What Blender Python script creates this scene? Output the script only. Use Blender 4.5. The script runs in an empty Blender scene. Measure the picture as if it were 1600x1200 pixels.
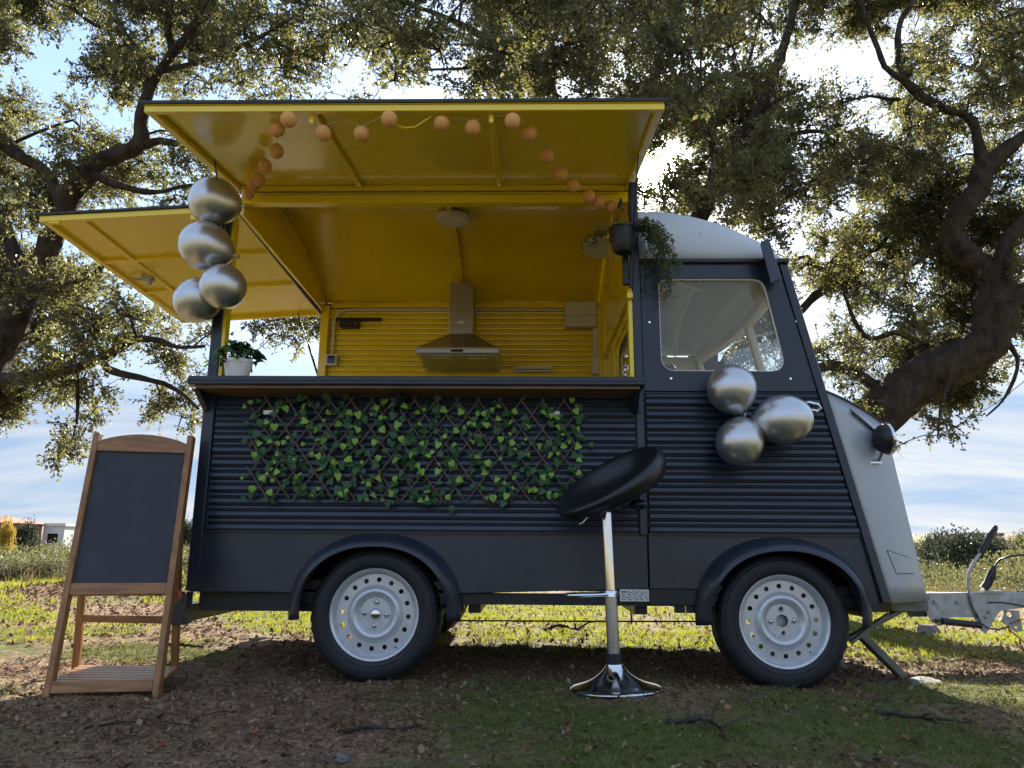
import bpy, bmesh, math, random
import numpy as np
from mathutils import Vector, Matrix, Euler
from mathutils.geometry import tessellate_polygon

scene = bpy.context.scene
R = math.radians
random.seed(11)
rng = np.random.default_rng(11)

# ------------------------------------------------------------ camera
cam_data = bpy.data.cameras.new('camera')
cam_data.sensor_width = 36.0
cam_data.lens = 26.01
cam_data.clip_start = 0.05
cam_data.clip_end = 3000.0
cam = bpy.data.objects.new('camera', cam_data)
cam.location = (0.0, -3.6, 0.65)
cam.rotation_euler = (R(90 + 12.3), 0.0, R(1.1))
scene.collection.objects.link(cam)
scene.camera = cam

# ------------------------------------------------------------ sky and sun
SUN_EL, SUN_AZ = R(27.9), R(10.3)          # azimuth measured from +Y towards +X
SUN_DIR = Vector((math.sin(SUN_AZ) * math.cos(SUN_EL), math.cos(SUN_AZ) * math.cos(SUN_EL), math.sin(SUN_EL)))
world = bpy.data.worlds.new('World')
scene.world = world
world.use_nodes = True
wn, wl_ = world.node_tree.nodes, world.node_tree.links
for n in list(wn): wn.remove(n)
w_out = wn.new('ShaderNodeOutputWorld')
sky = wn.new('ShaderNodeTexSky'); sky.sky_type = 'NISHITA'; sky.sun_disc = False
sky.sun_elevation = SUN_EL; sky.sun_rotation = SUN_AZ
sky.air_density = 1.0; sky.dust_density = 0.35; sky.ozone_density = 2.2
tc = wn.new('ShaderNodeTexCoord')
sep = wn.new('ShaderNodeSeparateXYZ'); wl_.new(tc.outputs['Generated'], sep.inputs[0])
def wmath(op, a, b=None, c=None):
    n = wn.new('ShaderNodeMath'); n.operation = op
    for i, v in enumerate((a, b, c)):
        if v is None: continue
        if isinstance(v, (int, float)): n.inputs[i].default_value = v
        else: wl_.new(v, n.inputs[i])
    return n.outputs[0]
# thin high cloud: the view direction meets a layer overhead
zc = wmath('ADD', wmath('MAXIMUM', sep.outputs[2], 0.0), 0.16)
cu = wmath('DIVIDE', sep.outputs[0], zc); cv = wmath('DIVIDE', sep.outputs[1], zc)
comb = wn.new('ShaderNodeCombineXYZ'); wl_.new(cu, comb.inputs[0]); wl_.new(cv, comb.inputs[1])
mp = wn.new('ShaderNodeMapping'); mp.inputs['Rotation'].default_value = (0, 0, R(24)); mp.inputs['Scale'].default_value = (0.55, 1.5, 1.0)
wl_.new(comb.outputs[0], mp.inputs[0])
nz = wn.new('ShaderNodeTexNoise'); nz.inputs['Scale'].default_value = 1.15; nz.inputs['Detail'].default_value = 9.0; nz.inputs['Roughness'].default_value = 0.58; nz.inputs['Distortion'].default_value = 0.6
wl_.new(mp.outputs[0], nz.inputs['Vector'])
rp = wn.new('ShaderNodeValToRGB'); rp.color_ramp.elements[0].position = 0.36; rp.color_ramp.elements[1].position = 0.64
wl_.new(nz.outputs['Fac'], rp.inputs[0])
hz = wmath('POWER', wmath('SUBTRACT', 1.0, wmath('MAXIMUM', sep.outputs[2], 0.0)), 3.5)     # more cloud seen edge on near the horizon
cl = wmath('MINIMUM', wmath('ADD', wmath('MULTIPLY', hz, 0.75), 0.58), 0.985)
veil = wn.new('ShaderNodeMix'); veil.data_type = 'RGBA'          # pale blue air with white wisps of cirrus
wl_.new(rp.outputs[0], veil.inputs['Factor']); veil.inputs[6].default_value = (0.70, 0.98, 1.42, 1); veil.inputs[7].default_value = (1.36, 1.42, 1.50, 1)
mix = wn.new('ShaderNodeMix'); mix.data_type = 'RGBA'
wl_.new(cl, mix.inputs['Factor']); wl_.new(sky.outputs[0], mix.inputs[6]); wl_.new(veil.outputs[2], mix.inputs[7])
bg = wn.new('ShaderNodeBackground'); bg.inputs['Strength'].default_value = 0.088
wl_.new(mix.outputs[2], bg.inputs['Color'])
# the bright disc and aureole of the sun itself, seen through the leaves
vm = wn.new('ShaderNodeVectorMath'); vm.operation = 'DOT_PRODUCT'
wl_.new(tc.outputs['Generated'], vm.inputs[0]); vm.inputs[1].default_value = SUN_DIR
om = wmath('SUBTRACT', 1.0, vm.outputs['Value'])
g1 = wmath('MULTIPLY', wmath('EXPONENT', wmath('MULTIPLY', om, -1.0 / 2.0e-4)), 160.0)
g2 = wmath('MULTIPLY', wmath('EXPONENT', wmath('MULTIPLY', om, -1.0 / 0.008)), 0.30)
g3 = wmath('MULTIPLY', wmath('EXPONENT', wmath('MULTIPLY', om, -1.0 / 0.10)), 0.02)
bg2 = wn.new('ShaderNodeBackground'); bg2.inputs['Color'].default_value = (1.0, 0.96, 0.90, 1)
wl_.new(wmath('ADD', wmath('ADD', g1, g2), g3), bg2.inputs['Strength'])
ad = wn.new('ShaderNodeAddShader'); wl_.new(bg.outputs[0], ad.inputs[0]); wl_.new(bg2.outputs[0], ad.inputs[1])
wl_.new(ad.outputs[0], w_out.inputs['Surface'])

sun_data = bpy.data.lights.new('sun', 'SUN')
sun_data.energy = 2.9; sun_data.angle = R(0.53); sun_data.color = (1.0, 0.93, 0.80)
sun = bpy.data.objects.new('sun', sun_data)
sun.rotation_euler = (-SUN_DIR).to_track_quat('-Z', 'Y').to_euler()
scene.collection.objects.link(sun)

scene.view_settings.view_transform = 'Standard'
scene.view_settings.look = 'None'
scene.view_settings.exposure = 2.7
scene.view_settings.gamma = 1.0
scene.view_settings.use_curve_mapping = False
try:
    scene.cycles.max_bounces = 8; scene.cycles.transparent_max_bounces = 12
except Exception: pass

# ------------------------------------------------------------ helpers
COL = scene.collection
def tag(o, label=None, cat=None, group=None, kind=None):
    for k, v in (('label', label), ('category', cat), ('group', group), ('kind', kind)):
        if v: o[k] = v
    return o
def empty(name, loc=(0, 0, 0), rot=(0, 0, 0)):
    o = bpy.data.objects.new(name, None); o.location = loc; o.rotation_euler = rot; o.empty_display_size = 0.1
    COL.objects.link(o); return o
def rounded(poly, rad, n=5):
    """round the corners of a polygon"""
    out = []; m = len(poly)
    rads = rad if isinstance(rad, (list, tuple)) else [rad] * m
    for i in range(m):
        p = Vector(poly[i]); a = Vector(poly[i - 1]) - p; b = Vector(poly[(i + 1) % m]) - p
        r_ = rads[i]
        if r_ <= 0: out.append(tuple(p)); continue
        ang = a.angle(b); t = min(r_ / math.tan(ang / 2), a.length * .49, b.length * .49)
        p0 = p + a.normalized() * t; p1 = p + b.normalized() * t
        for k in range(n + 1):
            s = k / n; q = (1 - s) ** 2 * p0 + 2 * s * (1 - s) * p + s * s * p1
            out.append((q.x, q.y))
    return out
def circle(cx, cy, r, n=24, a0=0.0):
    return [(cx + r * math.cos(a0 + 2 * math.pi * k / n), cy + r * math.sin(a0 + 2 * math.pi * k / n)) for k in range(n)]

class MB:
    def __init__(self): self.v = []; self.f = []; self.m = []
    def add(self, vs, fs, mi=0):
        o = len(self.v); self.v += [tuple(p) for p in vs]
        for f in fs: self.f.append(tuple(i + o for i in f)); self.m.append(mi)
        return self
    def hexa(self, p, mi=0):      # p: 4 bottom, 4 top, same order
        return self.add(p, [(3, 2, 1, 0), (4, 5, 6, 7), (0, 1, 5, 4), (1, 2, 6, 5), (2, 3, 7, 6), (3, 0, 4, 7)], mi)
    def box(self, x0, x1, y0, y1, z0, z1, mi=0):
        return self.hexa([(x0, y0, z0), (x1, y0, z0), (x1, y1, z0), (x0, y1, z0), (x0, y0, z1), (x1, y0, z1), (x1, y1, z1), (x0, y1, z1)], mi)
    def obox(self, c, size, rot=(0, 0, 0), mi=0):
        M = Euler(rot).to_matrix(); c = Vector(c); s = Vector(size) / 2
        P = [c + M @ Vector((a * s.x, b * s.y, d * s.z)) for d in (-1, 1) for a, b in ((-1, -1), (1, -1), (1, 1), (-1, 1))]
        return self.hexa(P, mi)
    def bar(self, a, b, w, t, up=(0, 0, 1), mi=0):   # a rectangular bar from a to b, w along the side direction, t along up
        a, b = Vector(a), Vector(b); d = (b - a).normalized(); s = d.cross(Vector(up)).normalized(); u = s.cross(d).normalized()
        P = [q + s * (i * w / 2) + u * (j * t / 2) for q in (a, b) for i, j in ((-1, -1), (1, -1), (1, 1), (-1, 1))]
        return self.hexa(P, mi)
    def tube(self, pts, rad, n=8, cap=True, mi=0, noise=0.0):
        pts = [Vector(p) for p in pts]; rad = rad if isinstance(rad, (list, tuple)) else [rad] * len(pts)
        vs, fs = [], []; prev = None
        for i, p in enumerate(pts):
            d = (pts[min(i + 1, len(pts) - 1)] - pts[max(i - 1, 0)])
            d = d.normalized() if d.length > 1e-9 else Vector((0, 0, 1))
            if prev is None: s = d.orthogonal().normalized()
            else:
                s = prev - d * prev.dot(d); s = s.normalized() if s.length > 1e-6 else d.orthogonal().normalized()
            prev = s; u = d.cross(s)
            for k in range(n):
                a = 2 * math.pi * k / n; r_ = rad[i] * (1 + (random.uniform(-noise, noise) if noise else 0))
                vs.append(p + (s * math.cos(a) + u * math.sin(a)) * r_)
        for i in range(len(pts) - 1):
            for k in range(n):
                a, b = i * n + k, i * n + (k + 1) % n; fs.append((a, b, b + n, a + n))
        if cap: fs.append(tuple(reversed(range(n)))); fs.append(tuple(range((len(pts) - 1) * n, len(pts) * n)))
        return self.add(vs, fs, mi)
    def lathe(self, prof, n=32, M=None, mi=0, mod=None, closed=False):   # prof: (radius, height) about local Z
        M = M or Matrix(); vs, fs = [], []; m = len(prof)
        for k in range(n):
            a = 2 * math.pi * k / n
            for i, (r_, h) in enumerate(prof):
                rr = r_ + (mod(k, i) if mod else 0)
                vs.append(M @ Vector((rr * math.cos(a), rr * math.sin(a), h)))
        for k in range(n):
            k2 = (k + 1) % n
            for i in range(m if closed else m - 1):
                j = (i + 1) % m
                fs.append((k * m + i, k2 * m + i, k2 * m + j, k * m + j))
        return self.add(vs, fs, mi)
    def plate(self, outer, holes=(), w0=0.0, w1=0.01, fn=None, mi=0):
        """a flat sheet (u,v) with holes and a thickness w0..w1; fn maps (u,v,w) to xyz (default x,z with thickness along y)"""
        fn = fn or (lambda u, v, w: (u, w, v)); loops = [list(outer)] + [list(h) for h in holes]
        tris = tessellate_polygon([[Vector((u, v, 0)) for u, v in l] for l in loops])
        flat = [p for l in loops for p in l]; N = len(flat)
        vs = [fn(u, v, w0) for u, v in flat] + [fn(u, v, w1) for u, v in flat]; fs = []
        for t in tris:
            a, b, c = [flat[i] for i in t]
            s = (b[0] - a[0]) * (c[1] - a[1]) - (b[1] - a[1]) * (c[0] - a[0])
            if abs(s) < 1e-12: continue
            t = t if s > 0 else (t[0], t[2], t[1])
            fs.append(tuple(t)); fs.append(tuple(i + N for i in reversed(t)))
        o = 0
        for l in loops:
            n = len(l)
            for i in range(n):
                a, b = o + i, o + (i + 1) % n; fs.append((a, b, b + N, a + N))
            o += n
        return self.add(vs, fs, mi)
    def sphere(self, c, r, seg=20, rings=12, scale=(1, 1, 1), M=None, mi=0):
        c = Vector(c); vs, fs = [], []; M = M or Matrix.Identity(3)
        for i in range(rings + 1):
            t = math.pi * i / rings
            for k in range(seg):
                a = 2 * math.pi * k / seg
                vs.append(c + M @ Vector((r * scale[0] * math.sin(t) * math.cos(a), r * scale[1] * math.sin(t) * math.sin(a), r * scale[2] * math.cos(t))))
        for i in range(rings):
            for k in range(seg):
                a, b = i * seg + k, i * seg + (k + 1) % seg; fs.append((a, b, b + seg, a + seg))
        return self.add(vs, fs, mi)
    def grid(self, pts, mi=0):      # rows of points
        n, m = len(pts), len(pts[0]); vs = [p for row in pts for p in row]
        return self.add(vs, [(i * m + j, i * m + j + 1, (i + 1) * m + j + 1, (i + 1) * m + j) for i in range(n - 1) for j in range(m - 1)], mi)
    def mesh(self, name, mats, smooth=None, fix=True, merge=1e-5):
        me = bpy.data.meshes.new(name); me.from_pydata(self.v, [], self.f)
        for m_ in (mats if isinstance(mats, (list, tuple)) else [mats]): me.materials.append(m_)
        if any(self.m): me.polygons.foreach_set('material_index', self.m)
        bm = bmesh.new(); bm.from_mesh(me)
        bmesh.ops.remove_doubles(bm, verts=bm.verts, dist=merge)
        if fix: bmesh.ops.recalc_face_normals(bm, faces=bm.faces)
        bm.to_mesh(me); bm.free()
        if smooth:
            me.polygons.foreach_set('use_smooth', [True] * len(me.polygons)); me.set_sharp_from_angle(angle=R(smooth))
        me.update(); return me
    def build(self, name, mats, parent=None, smooth=None, bevel=0, solid=0, fix=True, seg=2):
        o = bpy.data.objects.new(name, self.mesh(name, mats, smooth, fix)); COL.objects.link(o)
        if parent: o.parent = parent
        if solid:
            md = o.modifiers.new('thickness', 'SOLIDIFY'); md.thickness = solid; md.offset = -1
        if bevel:
            md = o.modifiers.new('edge', 'BEVEL'); md.width = bevel; md.segments = seg; md.limit_method = 'ANGLE'; md.angle_limit = R(40)
            if not smooth:
                o.data.polygons.foreach_set('use_smooth', [True] * len(o.data.polygons)); o.data.set_sharp_from_angle(angle=R(40))
        return o
def link_copy(o, parent=None, loc=None, rot=None, scale=None):
    c = o.copy(); COL.objects.link(c); c.parent = parent
    if loc is not None: c.location = loc
    if rot is not None: c.rotation_euler = rot
    if scale is not None: c.scale = scale if isinstance(scale, (tuple, list)) else (scale,) * 3
    return c
def np_mesh(name, verts, tris, mats, parent=None, smooth=False, quads=False):
    """fast mesh from numpy arrays"""
    k = 4 if quads else 3
    me = bpy.data.meshes.new(name); nv, nf = len(verts), len(tris)
    me.vertices.add(nv); me.vertices.foreach_set('co', np.ascontiguousarray(verts, dtype=np.float32).ravel())
    me.loops.add(nf * k); me.loops.foreach_set('vertex_index', np.ascontiguousarray(tris, dtype=np.int32).ravel())
    me.polygons.add(nf); me.polygons.foreach_set('loop_start', np.arange(0, nf * k, k, dtype=np.int32))
    if smooth: me.polygons.foreach_set('use_smooth', np.ones(nf, dtype=bool))
    me.update(calc_edges=True); me.validate()
    for m_ in (mats if isinstance(mats, (list, tuple)) else [mats]): me.materials.append(m_)
    o = bpy.data.objects.new(name, me); COL.objects.link(o)
    if parent: o.parent = parent
    return o

# ------------------------------------------------------------ materials
def new_mat(name):
    m = bpy.data.materials.new(name); m.use_nodes = True
    nt = m.node_tree; b = nt.nodes['Principled BSDF']; return m, nt, b
def ramp_node(nt, stops):
    r_ = nt.nodes.new('ShaderNodeValToRGB'); e = r_.color_ramp.elements
    while len(e) < len(stops): e.new(0.5)
    for i, (p, c) in enumerate(stops): e[i].position = p; e[i].color = (*c, 1)
    return r_
def surf(name, c, rough=.5, metal=0.0, var=0.15, vscale=6.0, bump=0.0, bscale=40.0, bdist=.002, coat=0.0, dirt=None, spec=.5, stretch=None, rvar=.08):
    """principled surface with mottled colour, uneven gloss and fine relief, in object space"""
    m, nt, b = new_mat(name); N, Lk = nt.nodes, nt.links
    t = N.new('ShaderNodeTexCoord'); src = t.outputs['Object']
    if stretch:
        mpn = N.new('ShaderNodeMapping'); mpn.inputs['Scale'].default_value = stretch; Lk.new(src, mpn.inputs[0]); src = mpn.outputs[0]
    n1 = N.new('ShaderNodeTexNoise'); n1.inputs['Scale'].default_value = vscale; n1.inputs['Detail'].default_value = 6; n1.inputs['Roughness'].default_value = .6
    Lk.new(src, n1.inputs['Vector'])
    lo = tuple(max(0, x * (1 - var)) for x in c); hi = tuple(min(1, x * (1 + var)) for x in c)
    rp_ = ramp_node(nt, [(.3, lo), (.7, hi)]); Lk.new(n1.outputs['Fac'], rp_.inputs[0]); colour = rp_.outputs[0]
    if dirt:
        dc, amount, ds = dirt
        n3 = N.new('ShaderNodeTexNoise'); n3.inputs['Scale'].default_value = ds; n3.inputs['Detail'].default_value = 8; n3.inputs['Roughness'].default_value = .7
        Lk.new(src, n3.inputs['Vector'])
        r3 = ramp_node(nt, [(.5, (0, 0, 0)), (.78, (amount,) * 3)]); Lk.new(n3.outputs['Fac'], r3.inputs[0])
        mx = N.new('ShaderNodeMix'); mx.data_type = 'RGBA'; Lk.new(r3.outputs[0], mx.inputs['Factor']); Lk.new(colour, mx.inputs[6]); mx.inputs[7].default_value = (*dc, 1)
        colour = mx.outputs[2]
    Lk.new(colour, b.inputs['Base Color'])
    mr = N.new('ShaderNodeMapRange'); mr.inputs['To Min'].default_value = max(.02, rough - rvar); mr.inputs['To Max'].default_value = min(1, rough + rvar)
    Lk.new(n1.outputs['Fac'], mr.inputs['Value']); Lk.new(mr.outputs[0], b.inputs['Roughness'])
    b.inputs['Metallic'].default_value = metal; b.inputs['Specular IOR Level'].default_value = spec
    if coat: b.inputs['Coat Weight'].default_value = coat; b.inputs['Coat Roughness'].default_value = .12
    if bump:
        n2 = N.new('ShaderNodeTexNoise'); n2.inputs['Scale'].default_value = bscale; n2.inputs['Detail'].default_value = 5; Lk.new(src, n2.inputs['Vector'])
        bp = N.new('ShaderNodeBump'); bp.inputs['Strength'].default_value = bump; bp.inputs['Distance'].default_value = bdist
        Lk.new(n2.outputs['Fac'], bp.inputs['Height']); Lk.new(bp.outputs[0], b.inputs['Normal'])
    return m
def leafmat(name, cols, trans=.35, rough=.5, tcol=None, spec=.35):
    """leaf: every leaf (island) its own shade, light comes through"""
    m, nt, b = new_mat(name); N, Lk = nt.nodes, nt.links
    g = N.new('ShaderNodeNewGeometry')
    n = len(cols); rp_ = ramp_node(nt, [(i / max(1, n - 1), c) for i, c in enumerate(cols)]); Lk.new(g.outputs['Random Per Island'], rp_.inputs[0])
    Lk.new(rp_.outputs[0], b.inputs['Base Color']); b.inputs['Roughness'].default_value = rough; b.inputs['Specular IOR Level'].default_value = spec
    tr = N.new('ShaderNodeBsdfTranslucent'); mx = N.new('ShaderNodeMixShader'); mx.inputs[0].default_value = trans
    if tcol:
        mc = N.new('ShaderNodeMix'); mc.data_type = 'RGBA'; mc.blend_type = 'MIX'; mc.inputs['Factor'].default_value = .6
        Lk.new(rp_.outputs[0], mc.inputs[6]); mc.inputs[7].default_value = (*tcol, 1); Lk.new(mc.outputs[2], tr.inputs[0])
    else: Lk.new(rp_.outputs[0], tr.inputs[0])
    Lk.new(b.outputs[0], mx.inputs[1]); Lk.new(tr.outputs[0], mx.inputs[2])
    Lk.new(mx.outputs[0], nt.nodes['Material Output'].inputs['Surface'])
    return m
M = {}
M['navy'] = surf('navy_paint', (.0115, .018, .0355), .33, 0, .12, 3, .05, 260, .0006, dirt=((.05, .048, .045), .25, 5))
def weather(m, zlo=.30, zhi=1.0, amount=.55, colour=(.115, .098, .08)):
    """splashed dust on the lower body and shallow dents"""
    nt = m.node_tree; N, Lk = nt.nodes, nt.links; b = N['Principled BSDF']; old = b.inputs['Base Color'].links[0].from_socket
    t = N.new('ShaderNodeTexCoord'); sp_ = N.new('ShaderNodeSeparateXYZ'); Lk.new(t.outputs['Object'], sp_.inputs[0])
    mr = N.new('ShaderNodeMapRange'); mr.inputs['From Min'].default_value = zhi; mr.inputs['From Max'].default_value = zlo; Lk.new(sp_.outputs[2], mr.inputs['Value'])
    n1 = N.new('ShaderNodeTexNoise'); n1.inputs['Scale'].default_value = 7; n1.inputs['Detail'].default_value = 10; n1.inputs['Roughness'].default_value = .72; Lk.new(t.outputs['Object'], n1.inputs['Vector'])
    mu = N.new('ShaderNodeMath'); mu.operation = 'MULTIPLY'; Lk.new(mr.outputs[0], mu.inputs[0]); Lk.new(n1.outputs['Fac'], mu.inputs[1])
    m2 = N.new('ShaderNodeMath'); m2.operation = 'MULTIPLY'; m2.inputs[1].default_value = amount; Lk.new(mu.outputs[0], m2.inputs[0])
    mx = N.new('ShaderNodeMix'); mx.data_type = 'RGBA'; Lk.new(m2.outputs[0], mx.inputs['Factor']); Lk.new(old, mx.inputs[6]); mx.inputs[7].default_value = (*colour, 1); Lk.new(mx.outputs[2], b.inputs['Base Color'])
    n2 = N.new('ShaderNodeTexNoise'); n2.inputs['Scale'].default_value = 3.2; n2.inputs['Detail'].default_value = 2; Lk.new(t.outputs['Object'], n2.inputs['Vector'])
    bp = N.new('ShaderNodeBump'); bp.inputs['Strength'].default_value = .55; bp.inputs['Distance'].default_value = .014; Lk.new(n2.outputs['Fac'], bp.inputs['Height'])
    nl_ = b.inputs['Normal'].links
    if nl_: Lk.new(bp.outputs[0], nl_[0].from_node.inputs['Normal'])
    else: Lk.new(bp.outputs[0], b.inputs['Normal'])
weather(M['navy'], .30, .95, .34)
M['nose'] = surf('nose_grey', (.36, .372, .388), .36, .15, .06, 3, .04, 220, .0006)  # even pale grey for the nose, lighter than the navy sheets
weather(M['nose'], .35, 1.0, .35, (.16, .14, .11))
M['black'] = surf('black_trim', (.010, .011, .013), .45, 0, .2, 8)
M['rubber'] = surf('tyre_rubber', (.009, .010, .013), .58, 0, .35, 14, .25, 60, .002, dirt=((.05, .040, .030), .35, 9))
M['yellow'] = surf('yellow_enamel', (.82, .605, .010), .28, 0, .05, 2, .04, 90, .001, coat=.6, dirt=((.64, .43, .015), .3, 3))
M['white_roof'] = surf('white_roof_paint', (.50, .515, .53), .42, 0, .04, 3, .04, 120, .001)
M['cream'] = surf('cab_lining', (.62, .55, .40), .55, 0, .06, 4)
M['steel'] = surf('silver_wheel_paint', (.60, .61, .63), .34, .45, .06, 8, .06, 120, .001, dirt=((.10, .08, .06), .35, 14))
M['chrome'] = surf('chrome', (.76, .76, .77), .11, 1.0, .04, 5, rvar=.03)
M['galv'] = surf('galvanised_steel', (.40, .41, .42), .45, .75, .3, 22, .1, 80, .001, dirt=((.14, .09, .05), .35, 11))
M['brushed'] = surf('brushed_steel', (.44, .42, .385), .32, .9, .10, 12, stretch=(1, 1, 14))
M['white_plastic'] = surf('white_plastic', (.72, .71, .68), .45, 0, .03, 5)
M['cream_plastic'] = surf('cream_plastic', (.60, .57, .50), .5, 0, .03, 5)
M['dark_glass'] = surf('dark_glass', (.012, .013, .016), .06, 0, .1, 4, rvar=.02)
M['leatherette'] = surf('black_leatherette', (.010, .011, .013), .34, 0, .2, 8, .16, 180, .001, rvar=.07)
M['wood'] = surf('varnished_pine', (.27, .118, .036), .45, 0, .42, 5, .15, 60, .001, stretch=(9, 9, 1.2))
M['wood_flat'] = surf('varnished_pine_rail', (.27, .118, .036), .45, 0, .42, 5, .15, 60, .001, stretch=(1.2, 9, 9))
M['ply'] = surf('plywood_underside', (.17, .095, .045), .6, 0, .35, 6, stretch=(1, 8, 8))
M['board'] = surf('chalkboard_slate', (.020, .0225, .0285), .62, 0, .12, 5, .04, 160, .0005, dirt=((.11, .115, .125), .22, 7))
M['balloon'] = surf('chrome_latex', (.53, .53, .535), .34, .9, .05, 3, rvar=.03, coat=.9)
M['balloon'].node_tree.nodes['Principled BSDF'].inputs['Coat Roughness'].default_value = .06
M['paper_ball'] = surf('woven_cotton_ball', (.72, .36, .115), .8, 0, .18, 60, .6, 150, .002)
M['wire_white'] = surf('clear_flex', (.55, .53, .46), .4, 0, .05)
M['trellis_wood'] = surf('willow_slat', (.085, .052, .038), .6, 0, .4, 12, .2, 100, .001)
M['pot_white'] = surf('white_pot', (.76, .76, .74), .4, 0, .03, 6)
M['dull_steel'] = surf('weathered_steel', (.17, .165, .14), .5, .4, .3, 15, .1, 80, .001, dirt=((.10, .07, .04), .4, 9))
M['concrete'] = surf('old_concrete', (.20, .185, .165), .9, 0, .35, 12, .6, 50, .006)
M['stone'] = surf('granite_stone', (.21, .195, .175), .9, 0, .4, 9, .7, 40, .008)
M['orange_lens'] = surf('orange_reflector', (.55, .09, .02), .25, 0, .1, 20)
M['red_wire'] = surf('orange_cable', (.40, .09, .025), .5, 0, .1)
M['plate'] = surf('printed_plate', (.62, .63, .63), .4, .2, .05, 40)
M['ink'] = surf('ink', (.10, .10, .11), .6)
M['bark'] = surf('oak_bark', (.048, .038, .030), .95, 0, .6, 11, 1.0, 20, .05, dirt=((.10, .095, .08), .5, 6), stretch=(1, 1, .55), spec=.15)
M['twig'] = surf('oak_twig', (.075, .056, .042), .95, 0, .4, 9, spec=.12)
M['oak_leaf'] = leafmat('oak_leaf', [(.048, .054, .030), (.074, .080, .046), (.108, .112, .076), (.058, .065, .033), (.125, .128, .098), (.08, .078, .037)], .42, .44, (.33, .31, .065))
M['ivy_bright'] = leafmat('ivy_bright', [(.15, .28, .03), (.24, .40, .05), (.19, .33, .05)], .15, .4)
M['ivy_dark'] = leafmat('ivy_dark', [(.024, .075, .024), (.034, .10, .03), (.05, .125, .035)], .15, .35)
M['pot_leaf'] = leafmat('pot_plant_leaf', [(.035, .085, .028), (.06, .13, .04), (.08, .16, .05)], .2, .35)
M['vine_leaf'] = leafmat('trailing_vine_leaf', [(.06, .085, .03), (.10, .125, .05), (.045, .07, .025)], .35, .5, (.25, .27, .05))
M['scrub_leaf'] = leafmat('scrub_leaf', [(.060, .068, .036), (.085, .092, .052), (.105, .105, .066), (.072, .078, .034)], .35, .6, (.24, .23, .07))
M['dark_oak_leaf'] = leafmat('far_oak_leaf', [(.038, .046, .026), (.056, .064, .034), (.07, .078, .046)], .3, .6)
M['yellow_leaf'] = leafmat('autumn_leaf', [(.42, .29, .04), (.36, .25, .04), (.48, .36, .06)], .4, .6)
M['grass'] = leafmat('grass_blade', [(.065, .10, .012), (.09, .125, .016), (.13, .145, .025), (.08, .115, .015), (.19, .16, .05)], .5, .7, (.40, .40, .03), .2)
M['turf'] = leafmat('shaded_turf_blade', [(.115, .13, .030), (.15, .165, .042), (.20, .19, .07), (.125, .145, .036)], .35, .8, (.16, .18, .03), .2)
M['dry_grass'] = leafmat('dry_grass', [(.16, .125, .055), (.21, .165, .08), (.12, .105, .045)], .4, .7, None, .2)
M['litter'] = leafmat('leaf_litter', [(.15, .086, .050), (.22, .13, .076), (.080, .050, .034), (.27, .17, .10), (.18, .105, .062), (.36, .26, .165), (.12, .076, .05), (.11, .064, .042)], .12, .95, None, .08)
M['red_leaf'] = surf('red_fallen_leaf', (.30, .06, .02), .7, 0, .2, 20)
def glass_mat(name, f0, f1):
    m, nt, b = new_mat(name); N, Lk = nt.nodes, nt.links
    b.inputs['Base Color'].default_value = (.92, .95, .95, 1); b.inputs['Transmission Weight'].default_value = 1.0
    b.inputs['Roughness'].default_value = 0.0; b.inputs['IOR'].default_value = 1.45
    tr = N.new('ShaderNodeBsdfTransparent'); tr.inputs[0].default_value = (.96, .975, .97, 1)
    gl = N.new('ShaderNodeBsdfGlossy'); gl.inputs['Roughness'].default_value = .03
    # dusty film on the pane scatters a little light
    df = N.new('ShaderNodeBsdfDiffuse'); df.inputs[0].default_value = (.62, .63, .63, 1)
    lw = N.new('ShaderNodeLayerWeight'); lw.inputs[0].default_value = .5; pw_ = N.new('ShaderNodeMath'); pw_.operation = 'POWER'; Lk.new(lw.outputs['Facing'], pw_.inputs[0]); pw_.inputs[1].default_value = 4.0
    fr = N.new('ShaderNodeMath'); fr.operation = 'MULTIPLY_ADD'; Lk.new(pw_.outputs[0], fr.inputs[0]); fr.inputs[1].default_value = .7; fr.inputs[2].default_value = .025
    m1 = N.new('ShaderNodeMixShader'); Lk.new(fr.outputs[0], m1.inputs[0]); Lk.new(tr.outputs[0], m1.inputs[1]); Lk.new(gl.outputs[0], m1.inputs[2])
    t = N.new('ShaderNodeTexCoord'); n1 = N.new('ShaderNodeTexNoise'); n1.inputs['Scale'].default_value = 2.2; n1.inputs['Detail'].default_value = 5; Lk.new(t.outputs['Object'], n1.inputs['Vector'])
    mr = N.new('ShaderNodeMapRange'); mr.inputs['To Min'].default_value = f0; mr.inputs['To Max'].default_value = f1; Lk.new(n1.outputs['Fac'], mr.inputs['Value'])
    m2 = N.new('ShaderNodeMixShader'); Lk.new(mr.outputs[0], m2.inputs[0]); Lk.new(m1.outputs[0], m2.inputs[1]); Lk.new(df.outputs[0], m2.inputs[2])
    Lk.new(m2.outputs[0], N['Material Output'].inputs['Surface']); return m
M['glass'] = glass_mat('window_glass', .015, .085)
M['clear_glass'] = glass_mat('clean_glass', .0, .02)
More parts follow.
